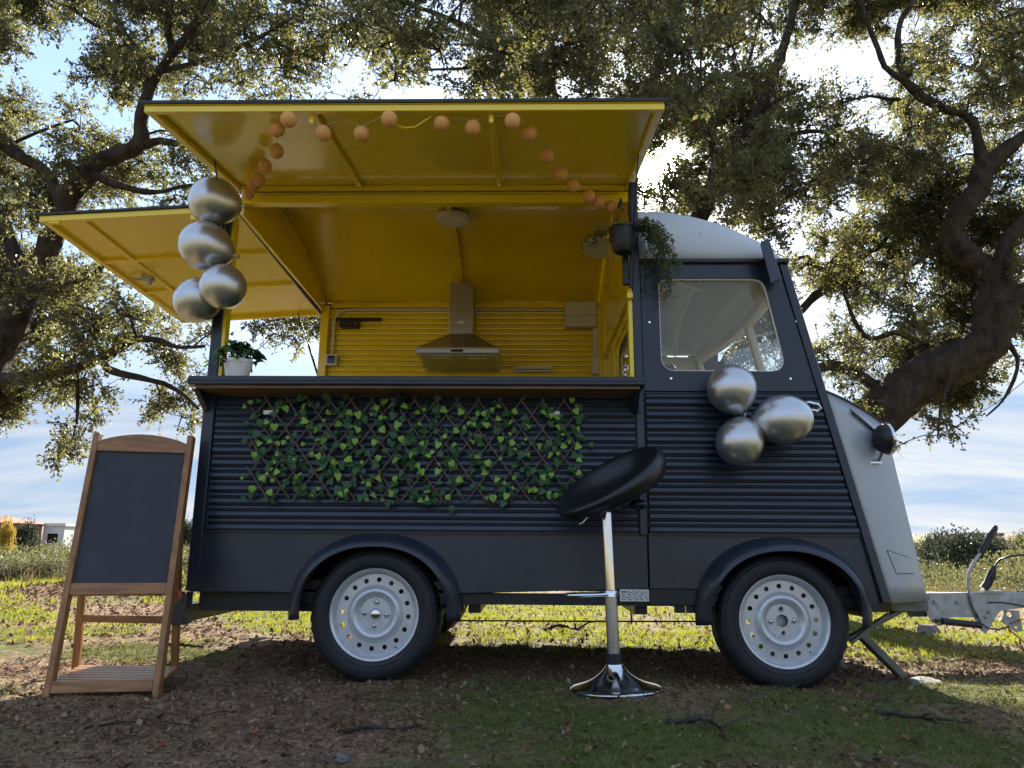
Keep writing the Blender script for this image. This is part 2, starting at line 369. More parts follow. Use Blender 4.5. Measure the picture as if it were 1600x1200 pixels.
# ------------------------------------------------------------ ground
def _hash(ix, iy, s):
    h = (ix.astype(np.int64) * 374761393 + iy.astype(np.int64) * 668265263 + s * 1442695041) & 0xFFFFFFFF
    h = ((h ^ (h >> 13)) * 1274126177) & 0xFFFFFFFF
    return ((h ^ (h >> 16)) & 0xFFFFFF) / float(0xFFFFFF)
def vnoise(x, y, s=0):
    x = np.asarray(x, dtype=np.float64); y = np.asarray(y, dtype=np.float64)
    ix, iy = np.floor(x), np.floor(y); fx, fy = x - ix, y - iy
    fx = fx * fx * (3 - 2 * fx); fy = fy * fy * (3 - 2 * fy)
    a, b, c, d = _hash(ix, iy, s), _hash(ix + 1, iy, s), _hash(ix, iy + 1, s), _hash(ix + 1, iy + 1, s)
    return (a + (b - a) * fx) * (1 - fy) + (c + (d - c) * fx) * fy - .5
def fbm(x, y, s=0, o=4):
    t, a = 0, 1.0
    for k in range(o):
        t = t + a * vnoise(np.asarray(x) * 2 ** k, np.asarray(y) * 2 ** k, s + 17 * k); a *= .5
    return t
def sstep(a, b, x):
    t = np.clip((np.asarray(x, dtype=np.float64) - a) / (b - a), 0, 1); return t * t * (3 - 2 * t)
def lip_y(x): return np.clip(6.9 - .17 * np.asarray(x, dtype=np.float64), 5.4, 8.2)
def ground_h(x, y, fine=True):
    x = np.asarray(x, dtype=np.float64); y = np.asarray(y, dtype=np.float64)
    z = .026 - .011 * np.clip(x, -7, 6)
    near = 1 - sstep(8, 30, np.hypot(x, y))
    z = z + near * .045 * fbm(x * .55, y * .55, 3, 3) * sstep(.5, 3, np.abs(y) + np.abs(x) * .4)
    z = z + .24 * np.exp(-((x + 4.4) / 1.5) ** 2 - ((y - 5.9) / .65) ** 2) * (1 + .5 * fbm(x * 1.2, y * 1.2, 9, 3))     # low bank beyond the chalkboard
    z = z + .10 * np.exp(-((x - 4.5) / 1.6) ** 2 - ((y - 4.9) / .7) ** 2)
    z = z + .050 * (1 - sstep(-.28, -.02, y)) * np.exp(-((x - .55) / .85) ** 2)          # the soil lies a little higher in front of the trailer
    d = np.maximum(y - lip_y(x), 0)
    z = z - 1.9 * sstep(0, 7, d) - 1.3 * sstep(12, 40, d) + 3.2 * sstep(45, 120, d) + 6.5 * sstep(150, 420, d) + near * 0
    z = z + (1 - near) * 1.2 * fbm(x * .02, y * .02, 5, 3) * sstep(20, 60, np.hypot(x, y))
    if fine:
        fm = 1 - sstep(4, 9, np.hypot(x, y))
        z = z + fm * (.020 * fbm(x * 4.5, y * 4.5, 21, 3) + .018 * fbm(x * 15, y * 15, 22, 2))
    return z
def green_mask(x, y):
    g = .50 + 1.0 * fbm(x * .9, y * 1.3, 31, 4)
    g = g + (.34 - .30 * np.clip(fbm(x * .8, y * 1.5, 91, 3) + .12, 0, 1)) * sstep(.9, 1.6, y) + .30 * sstep(.5, 1.5, x) * (1 - sstep(-.2, .6, y)) + .26 * (1 - sstep(-1.1, -.5, y)) * sstep(-1.0, .9, x + .5 * fbm(x * 1.5, y * 1.5, 55, 2))
    g = g + .24 * (1 - sstep(-1.0, -.5, y)) * (1 - sstep(-1.7, -1.0, x)) - .18 * sstep(-2.1, -1.6, x) * (1 - sstep(-.4, 1.0, x)) * (1 - sstep(.4, 1.0, y))
    g = g - (.16 + .35 * np.clip(fbm(x * .6, y * .9, 61, 3), -.1, .5)) * (1 - sstep(-2.6, -1.6, x)) * sstep(.8, 1.4, y)
    g = g - .35 * np.exp(-((x - 2.3) / .7) ** 2 - ((y - .6) / .5) ** 2)
    return np.clip(g, 0, 1)
def axis(lo, hi, step, far0, far1, grow=1.22):
    a = list(np.arange(lo, hi + step * .5, step)); s = step
    while a[-1] < far1: s *= grow; a.append(a[-1] + s)
    s = step; b = []
    p = lo
    while p > far0: s *= grow; p -= s; b.append(p)
    return np.array(b[::-1] + a)
gx = axis(-3.2, 3.2, .022, -900, 900, 1.14); gy = axis(-1.7, 1.6, .022, -300, 1500, 1.10)
GX, GY = np.meshgrid(gx, gy); GZ = ground_h(GX, GY)
gv = np.stack([GX.ravel(), GY.ravel(), GZ.ravel()], 1); nx, ny = len(gx), len(gy)
ii, jj = np.meshgrid(np.arange(nx - 1), np.arange(ny - 1)); q0 = (jj * nx + ii).ravel()
ground = np_mesh('ground', gv, np.stack([q0, q0 + 1, q0 + nx + 1, q0 + nx], 1), [], smooth=True, quads=True)
at = ground.data.attributes.new('green', 'FLOAT', 'POINT'); at.data.foreach_set('value', green_mask(gv[:, 0], gv[:, 1]).astype(np.float32))
def ground_mat():
    m, nt, b = new_mat('soil_and_turf'); N, Lk = nt.nodes, nt.links
    t = N.new('ShaderNodeTexCoord'); src = t.outputs['Object']
    def noise(sc, de, ro=.6):
        n = N.new('ShaderNodeTexNoise'); n.inputs['Scale'].default_value = sc; n.inputs['Detail'].default_value = de; n.inputs['Roughness'].default_value = ro; Lk.new(src, n.inputs['Vector']); return n.outputs['Fac']
    n1, n2, n3 = noise(5, 10, .7), noise(42, 8, .7), noise(190, 4)
    soil = ramp_node(nt, [(.30, (.070, .044, .028)), (.5, (.200, .128, .080)), (.70, (.42, .29, .19))]); sv = N.new('ShaderNodeMath'); sv.operation = 'MULTIPLY_ADD'; Lk.new(n1, sv.inputs[0]); sv.inputs[1].default_value = .55; sv.inputs[2].default_value = -.275
    sa = N.new('ShaderNodeMath'); sa.operation = 'ADD'; Lk.new(sv.outputs[0], sa.inputs[0]); Lk.new(n2, sa.inputs[1]); Lk.new(sa.outputs[0], soil.inputs[0])
    turf = ramp_node(nt, [(.25, (.055, .066, .020)), (.5, (.10, .115, .032)), (.75, (.165, .155, .060))]); Lk.new(n2, turf.inputs[0])
    a = N.new('ShaderNodeAttribute'); a.attribute_name = 'green'
    s1 = N.new('ShaderNodeMath'); s1.operation = 'ADD'; Lk.new(a.outputs['Fac'], s1.inputs[0])
    s2 = N.new('ShaderNodeMath'); s2.operation = 'MULTIPLY_ADD'; Lk.new(n1, s2.inputs[0]); s2.inputs[1].default_value = .9; s2.inputs[2].default_value = -.45; Lk.new(s2.outputs[0], s1.inputs[1])
    r_ = ramp_node(nt, [(.36, (0, 0, 0)), (.92, (1, 1, 1))]); Lk.new(s1.outputs[0], r_.inputs[0])
    mx = N.new('ShaderNodeMix'); mx.data_type = 'RGBA'; Lk.new(r_.outputs[0], mx.inputs['Factor']); Lk.new(soil.outputs[0], mx.inputs[6]); Lk.new(turf.outputs[0], mx.inputs[7])
    # unseen ground behind the camera, made straw pale to bounce fill light forward
    sx = N.new('ShaderNodeSeparateXYZ'); Lk.new(src, sx.inputs[0])
    st_ = N.new('ShaderNodeMapRange'); st_.inputs['From Min'].default_value = -2.6; st_.inputs['From Max'].default_value = -6.0; Lk.new(sx.outputs[1], st_.inputs['Value'])
    straw = ramp_node(nt, [(.3, (.17, .135, .055)), (.7, (.34, .27, .13))]); Lk.new(n1, straw.inputs[0])
    mx2 = N.new('ShaderNodeMix'); mx2.data_type = 'RGBA'; Lk.new(st_.outputs[0], mx2.inputs['Factor']); Lk.new(mx.outputs[2], mx2.inputs[6]); Lk.new(straw.outputs[0], mx2.inputs[7])
    Lk.new(mx2.outputs[2], b.inputs['Base Color']); b.inputs['Roughness'].default_value = .95; b.inputs['Specular IOR Level'].default_value = .15
    hs = N.new('ShaderNodeMath'); hs.operation = 'MULTIPLY_ADD'; Lk.new(n3, hs.inputs[0]); hs.inputs[1].default_value = .4; Lk.new(n2, hs.inputs[2])
    bp = N.new('ShaderNodeBump'); bp.inputs['Strength'].default_value = .8; bp.inputs['Distance'].default_value = .02; Lk.new(hs.outputs[0], bp.inputs['Height']); Lk.new(bp.outputs[0], b.inputs['Normal'])
    return m
ground.data.materials.append(ground_mat())
tag(ground, 'uneven woodland ground of brown leaf mould and patchy green turf', None, None, 'structure')
def gz(x, y): return float(ground_h(x, y))

# ------------------------------------------------------------ grass, dry grass and fallen leaves
def blades(n, xr, yr, keep, hgt, wid, lean, seed, per=5, spread=.02):
    r = np.random.default_rng(seed)
    x = r.uniform(*xr, n); y = r.uniform(*yr, n); k = r.random(n) < keep(x, y); x, y = x[k], y[k]
    x = np.repeat(x, per) + r.normal(0, spread, len(x) * per); y = np.repeat(y, per) + r.normal(0, spread, len(y) * per)
    n = len(x); z = ground_h(x, y) - .004; a = r.uniform(0, 2 * math.pi, n); h = hgt * r.uniform(.45, 1.25, n); w = wid * r.uniform(.6, 1.3, n)
    ln = r.uniform(.1, lean, n) * h; b = r.uniform(0, 2 * math.pi, n)
    p = np.stack([x, y, z], 1); s = np.stack([np.cos(a) * w, np.sin(a) * w, 0 * w], 1); l = np.stack([np.cos(b) * ln, np.sin(b) * ln, h], 1)
    mid = p + l * .55 - np.stack([np.cos(b) * ln * .18, np.sin(b) * ln * .18, 0 * h], 1)
    V = np.stack([p - s, p + s, mid + s * .7, mid - s * .7, p + l], 1).reshape(-1, 3); o = np.arange(n)[:, None] * 5
    T = np.concatenate([o + np.array([[0, 1, 2]]), o + np.array([[0, 2, 3]]), o + np.array([[3, 2, 4]])], 1).reshape(-1, 3)
    return V, T
def join(parts):
    vs, ts, o = [], [], 0
    for v, t in parts: vs.append(v); ts.append(t + o); o += len(v)
    return np.concatenate(vs), np.concatenate(ts)
gm = lambda lo, hi: (lambda x, y: sstep(lo, hi, green_mask(x, y) + .35 * fbm(x * 3, y * 3, 77, 2)))
before_lip = lambda x, y: (y < lip_y(x) + 1.2)
v, t = join([
    blades(15000, (-7.5, 6.5), (1.1, 4.2), lambda x, y: gm(.42, .8)(x, y), .042, .0028, 1.1, 1, 5, .022),
    blades(11000, (-9.5, 7), (4.0, 10.5), lambda x, y: gm(.35, .8)(x, y) * before_lip(x, y), .085, .0045, .8, 2, 5, .035),
])
grass = np_mesh('grass', v, t, M['grass']); tag(grass, 'short green grass in patches round and behind the trailer', None, None, 'stuff')
v, t = join([blades(30000, (-2.6, 2.9), (-1.6, 1.25), lambda x, y: gm(.42, .90)(x, y) * .9, .018, .0019, 1.6, 3, 5, .014), blades(420, (-2.6, 2.9), (-1.6, 1.2), lambda x, y: gm(.40, .7)(x, y), .045, .0026, 1.3, 4, 7, .014)])
turf = np_mesh('turf_grass', v, t, M['turf']); tag(turf, 'thin dull green turf creeping over the shaded soil in front of the trailer', None, None, 'stuff')
v, t = join([
    blades(2400, (1.0, 10), (4.6, 8.5), lambda x, y: np.exp(-((y - lip_y(x) - .1) / .6) ** 2), .20, .0045, .7, 5, 7, .05),
    blades(1500, (-10, 1.0), (6, 11), lambda x, y: np.exp(-((y - lip_y(x) - .6) / .7) ** 2), .24, .0045, .8, 6, 7, .05),
    blades(16000, (-2.6, 3.2), (-1.6, 3.5), lambda x, y: .35 + 0 * x, .020, .0013, 2.8, 7, 3, .03),
])
dry = np_mesh('dry_grass', v, t, M['dry_grass']); tag(dry, 'dry straw coloured grass along the edge of the clearing', None, None, 'stuff')
def litter(n, xr, yr, keep, size, seed):
    r = np.random.default_rng(seed); x = r.uniform(*xr, n); y = r.uniform(*yr, n); k = r.random(n) < keep(x, y); x, y = x[k], y[k]; n = len(x)
    L = size * r.uniform(.45, 1.35, n); W = L * r.uniform(.22, .42, n); a = r.uniform(0, 2 * math.pi, n)
    tl, rl = r.normal(0, .5, n), r.normal(0, .6, n); z = ground_h(x, y) + .004 + np.abs(tl) * L * .4
    d = np.stack([np.cos(a) * np.cos(tl), np.sin(a) * np.cos(tl), np.sin(tl)], 1); s = np.stack([-np.sin(a) * np.cos(rl), np.cos(a) * np.cos(rl), np.sin(rl)], 1)
    up = np.cross(d, s); c = np.stack([x, y, z], 1); cur = (r.uniform(-.1, .35, n) * L)[:, None] * up; Lc, Wc = L[:, None], W[:, None]
    V = np.stack([c - d * Lc / 2 + cur, c - d * Lc * .12 + s * Wc + cur * .8, c - d * Lc * .05, c - d * Lc * .12 - s * Wc + cur * .8, c + d * Lc * .25 + s * Wc * .75 + cur * .7, c + d * Lc * .25 - s * Wc * .75 + cur * .7, c + d * Lc / 2 + cur], 1).reshape(-1, 3)
    o = np.arange(n)[:, None] * 7
    T = np.concatenate([o + np.array([[i, j, k]]) for i, j, k in ((0, 2, 1), (0, 3, 2), (1, 2, 4), (2, 3, 5), (2, 6, 4), (2, 5, 6))], 1).reshape(-1, 3)
    return V, T
ng = lambda x, y: .25 + .75 * (1 - sstep(.35, .8, green_mask(x, y)))
v, t = join([litter(34000, (-2.7, 3.0), (-1.6, 1.0), lambda x, y: np.minimum(1, ng(x, y) * (.55 + .9 * np.clip(fbm(x * 2.2, y * 2.2, 41, 3) + .4, 0, 1))), .0135, 8), litter(3000, (-2.7, 3.0), (-1.6, 1.0), lambda x, y: .35 + .6 * ng(x, y), .025, 18), litter(16000, (-6.5, 4.5), (.9, 5.2), lambda x, y: .25 + ng(x, y) * .7, .036, 9), litter(9000, (-8, -2), (4.6, 7.6), lambda x, y: np.exp(-((x + 4.4) / 1.7) ** 2 - ((y - 5.7) / .8) ** 2), .055, 19),
             litter(2500, (-9, -1.5), (4.5, 8.5), lambda x, y: np.exp(-((x + 3.0) / 2) ** 2 - ((y - 6.2) / .9) ** 2), .075, 10), litter(3000, (1.4, 4.5), (-.6, 2.2), lambda x, y: np.exp(-((x - 2.4) / .8) ** 2 - ((y - .7) / .6) ** 2), .034, 12)])
lit = np_mesh('leaf_litter', v, t, M['litter']); tag(lit, 'brown fallen oak leaves scattered over the bare soil', None, None, 'stuff')
# small broken twigs
mb = MB(); rr_ = random.Random(5)
for i in range(1100):
    x, y = rr_.uniform(-2.6, 3.0), rr_.uniform(-1.55, 2.6)
    a = rr_.uniform(0, 6.28); L = rr_.uniform(.03, .17) * (1 if y < .8 else 1.6); pts = []
    for k in range(4):
        px_, py_ = x + math.cos(a) * L * k / 3, y + math.sin(a) * L * k / 3; a += rr_.uniform(-.35, .35)
        pts.append((px_, py_, gz(px_, py_) + .004 + rr_.uniform(0, .006)))
    r0 = rr_.uniform(.0008, .0026); mb.tube(pts, [r0, r0, r0 * .8, r0 * .4], 4)
tw = mb.build('twig_debris', M['twig']); tag(tw, 'thin broken twigs strewn across the ground', None, None, 'stuff')

# ------------------------------------------------------------ foliage builders
def unit(v): return v / np.maximum(np.linalg.norm(v, axis=-1, keepdims=True), 1e-9)
def leaf_arrays(c, axis, L, W, r):
    n = len(c); axis = unit(axis); s = unit(np.cross(axis, r.normal(0, 1, (n, 3)))); nn = np.cross(axis, s)
    L = np.broadcast_to(np.asarray(L, dtype=float), (n,))[:, None]; W = np.broadcast_to(np.asarray(W, dtype=float), (n,))[:, None]
    fold = W * r.uniform(.1, .5, (n, 1))
    V = np.stack([c, c + axis * L * .48 - s * W * .5 + nn * fold, c + axis * L, c + axis * L * .48 + s * W * .5 + nn * fold], 1).reshape(-1, 3)
    o = np.arange(n)[:, None] * 4
    return V, np.concatenate([o + np.array([[0, 1, 2]]), o + np.array([[0, 2, 3]])], 1).reshape(-1, 3)
def prism_arrays(a, b, ra, rb):
    """three sided twigs from a to b"""
    n = len(a); d = unit(b - a); s = unit(np.cross(d, np.array([.31, .52, .79]))); u = np.cross(d, s); V = []
    for p, rad in ((a, ra), (b, rb)):
        for k in range(3):
            an = 2.0944 * k; V.append(p + (s * math.cos(an) + u * math.sin(an)) * np.broadcast_to(np.asarray(rad, dtype=float), (n,))[:, None])
    V = np.stack(V, 1).reshape(-1, 3); o = np.arange(n)[:, None] * 6
    T = np.concatenate([o + np.array([[k, (k + 1) % 3, 3 + (k + 1) % 3]]) for k in range(3)] + [o + np.array([[k, 3 + (k + 1) % 3, 3 + k]]) for k in range(3)], 1).reshape(-1, 3)
    return V, T
LIMBS = {
 'left': [
  [(-6.34,3.6,-0.28,0.37),(-5.98,3.5,0.96,0.278),(-5.57,3.4,1.94,0.243),(-5.18,3.3,2.56,0.218),(-5.04,3.3,2.92,0.156),(-4.94,3.3,3.15,0.125),(-4.54,3.1,3.91,0.104),(-4.31,3.0,4.24,0.093),(-4.09,3.0,4.4,0.083),(-3.83,3.0,4.54,0.073),(-3.78,2.9,4.8,0.062),(-3.68,2.8,5.01,0.051),(-3.59,2.8,5.21,0.047),(-3.43,2.7,5.34,0.041),(-3.12,2.5,5.54,0.033),(-2.98,2.4,5.89,0.025)],
  [(-3.83,3.0,4.54,0.052),(-3.67,2.9,4.48,0.041),(-3.57,2.9,4.52,0.036),(-3.25,2.8,4.39,0.03),(-2.95,2.7,4.19,0.022),(-2.66,2.6,4.06,0.015)],
  [(-6.2,3.2,4.72,0.108),(-5.7,3.2,4.94,0.082),(-5.4,3.2,4.74,0.07),(-5.15,3.2,4.52,0.064),(-4.83,3.1,4.32,0.058),(-4.54,3.1,3.91,0.062)],
  [(-5.57,3.4,1.94,0.128),(-5.14,3.2,2.15,0.085),(-4.64,3.0,2.17,0.054),(-4.17,2.8,2.18,0.038),(-3.85,2.7,2.23,0.04),(-3.62,2.7,2.37,0.037),(-3.47,2.7,2.45,0.03),(-3.24,2.7,2.43,0.026),(-3.1,2.7,2.37,0.019),(-2.85,2.7,2.38,0.014)],
  [(-3.62,2.7,2.37,0.033),(-3.81,2.8,2.26,0.047),(-3.65,2.8,2.16,0.033),(-3.37,2.8,2.1,0.023),(-3.12,2.8,2.01,0.019),(-2.9,2.8,1.83,0.012)],
  [(-3.85,2.7,2.23,0.033),(-3.97,2.7,2.43,0.028),(-4.13,2.8,2.66,0.024),(-4.19,2.9,2.95,0.054),(-4.09,2.9,3.07,0.044),(-3.94,2.9,3.32,0.03),(-3.84,2.9,3.51,0.02)],
  [(-3.43,2.7,5.34,0.036),(-3.51,2.7,5.65,0.036),(-3.51,2.7,5.94,0.034),(-3.57,2.7,6.39,0.026)],
  [(-3.68,2.8,5.01,0.036),(-3.84,2.8,5.44,0.031),(-4.03,2.8,5.66,0.026),(-4.23,2.7,5.66,0.021),(-4.51,2.7,5.88,0.016)],
  [(-3.59,2.8,5.21,0.031),(-3.23,2.7,5.22,0.025),(-2.77,2.5,5.21,0.022),(-2.34,2.3,5.25,0.017),(-2.03,2.2,5.37,0.012)],
  [(-4.94,3.3,3.15,0.105),(-5.18,3.3,3.63,0.08),(-5.44,3.2,4.14,0.069),(-5.79,3.2,4.65,0.059)],
  [(-4.31,3.0,4.24,0.052),(-3.9,2.9,4.04,0.035),(-3.52,2.8,3.92,0.025),(-3.16,2.8,3.99,0.017),(-2.91,2.8,3.92,0.012)],
  [(-4.04,2.8,2.21,0.021),(-4.0,2.8,1.94,0.016),(-3.98,2.8,1.71,0.012),(-4.01,2.8,1.49,0.007)],
 ],
 'right': [
  [(2.59,4.5,-0.31,0.368),(2.76,4.5,0.33,0.287),(3.03,4.5,1.13,0.267),(3.33,4.5,1.58,0.252),(3.66,4.4,1.9,0.236),(3.99,4.3,2.2,0.235),(4.3,4.2,2.42,0.228),(4.6,4.1,2.57,0.231),(4.83,4.0,2.73,0.229),(4.98,4.0,2.94,0.21),(5.0,4.0,3.19,0.181),(5.02,4.0,3.44,0.152),(4.88,4.0,3.61,0.133),(4.73,4.0,3.72,0.128),(4.61,4.0,3.97,0.118),(4.72,3.95,4.15,0.113),(4.9,3.9,4.4,0.108),(5.0,3.9,4.64,0.103),(5.21,3.9,4.83,0.088),(5.51,3.9,5.07,0.073),(5.98,3.9,5.39,0.058)],
  [(5.0,3.9,4.64,0.078),(5.0,3.9,4.85,0.062),(4.99,3.9,5.15,0.052),(4.91,3.9,5.32,0.045),(4.71,3.9,5.39,0.045),(4.46,3.9,5.54,0.053),(4.21,3.8,5.71,0.042),(4.02,3.8,5.87,0.034),(3.97,3.8,6.11,0.029),(3.89,3.8,6.43,0.024),(3.82,3.8,6.91,0.019)],
  [(4.21,3.8,5.71,0.034),(4.18,3.8,5.99,0.034),(4.21,3.8,6.23,0.032),(4.27,3.8,6.48,0.032),(4.44,3.8,6.73,0.03),(4.59,3.8,7.24,0.025)],
  [(5.0,4.0,3.19,0.126),(5.04,3.9,3.51,0.085),(5.1,3.8,3.8,0.075),(5.29,3.8,4.01,0.065),(5.74,3.8,4.34,0.051)],
  [(4.99,4.0,3.05,0.125),(5.24,3.9,3.24,0.085),(5.66,3.9,3.37,0.065)],
  [(4.04,4.4,2.22,0.103),(3.84,4.5,2.4,0.068),(3.69,4.5,2.52,0.066),(3.49,4.5,2.61,0.063),(3.3,4.5,2.58,0.058),(3.14,4.5,2.48,0.032)],
  [(4.52,4.2,2.53,0.086),(4.38,4.4,2.81,0.042),(4.17,4.5,2.99,0.032),(3.88,4.5,2.92,0.027),(3.72,4.5,3.14,0.024),(3.64,4.5,3.45,0.019)],
  [(4.61,4.0,3.97,0.041),(4.49,4.1,3.86,0.029),(4.24,4.2,3.64,0.021),(3.99,4.3,3.52,0.016)],
  [(4.46,3.9,5.54,0.032),(4.21,4.0,5.59,0.022),(3.93,4.0,5.64,0.016),(3.63,4.0,5.57,0.011)],
  [(4.6,4.1,2.57,0.04),(4.38,4.0,2.29,0.025),(4.28,4.0,2.02,0.017),(4.22,4.0,1.75,0.01)],
  [(4.95,4.0,2.94,0.035),(5.07,3.9,2.53,0.022),(4.89,3.9,2.13,0.014),(4.67,3.9,1.93,0.007)],
 ],
 'middle': [
  [(2.65,5.2,-0.18,0.269),(2.56,5.2,1.03,0.22),(2.18,5.0,2.52,0.188),(1.97,4.8,3.8,0.147),(2.08,4.7,4.46,0.114),(2.22,4.6,4.78,0.1),(2.33,4.6,5.11,0.086),(2.53,4.5,5.39,0.081),(2.78,4.4,5.67,0.071),(2.88,4.3,5.92,0.066),(3.01,4.2,6.26,0.056),(3.11,4.1,6.57,0.049),(3.2,4.0,6.91,0.042),(3.29,3.9,7.35,0.033)],
  [(2.33,4.6,5.11,0.057),(2.21,4.5,5.44,0.038),(1.91,4.2,5.72,0.033),(1.71,4.0,6.0,0.027),(1.52,3.7,6.36,0.025),(1.36,3.5,6.86,0.02)],
  [(2.39,5.1,1.77,0.14),(1.45,5.0,2.99,0.119),(0.64,4.6,4.55,0.095),(0.38,4.1,5.34,0.073),(0.3,3.8,5.64,0.058),(-0.13,3.3,5.68,0.042),(-0.52,3.0,5.77,0.032),(-0.82,2.8,5.8,0.024),(-1.24,2.6,5.82,0.017),(-1.6,2.5,5.96,0.013)],
  [(0.29,3.8,5.56,0.044),(0.07,3.5,5.91,0.035),(0.16,3.3,6.22,0.028),(0.21,3.2,6.69,0.021)],
  [(2.18,5.0,2.52,0.094),(2.67,5.0,3.06,0.081),(3.34,5.0,3.44,0.053),(3.5,5.0,3.6,0.05),(3.81,5.0,3.81,0.048),(3.98,5.0,4.0,0.044),(4.23,5.0,4.17,0.036),(4.35,5.0,4.24,0.032),(4.49,5.0,4.44,0.022),(4.47,5.0,4.79,0.015)],
  [(3.81,5.0,3.81,0.022),(3.59,5.0,3.95,0.019),(3.46,5.0,4.12,0.019),(3.29,5.0,4.05,0.017)],
  [(2.53,4.5,5.39,0.043),(2.99,4.5,5.43,0.029),(3.41,4.4,5.45,0.024),(3.78,4.4,5.38,0.016),(4.07,4.4,5.27,0.012)],
  [(-0.13,3.3,5.68,0.021),(-0.52,3.1,5.43,0.016),(-0.84,3.0,5.34,0.014),(-1.14,2.9,5.25,0.01),(-1.46,2.9,5.16,0.006)],
  [(2.21,4.5,5.44,0.029),(2.6,4.3,6.11,0.021),(2.75,4.2,6.56,0.017),(2.83,4.1,7.0,0.012)],
 ],
}
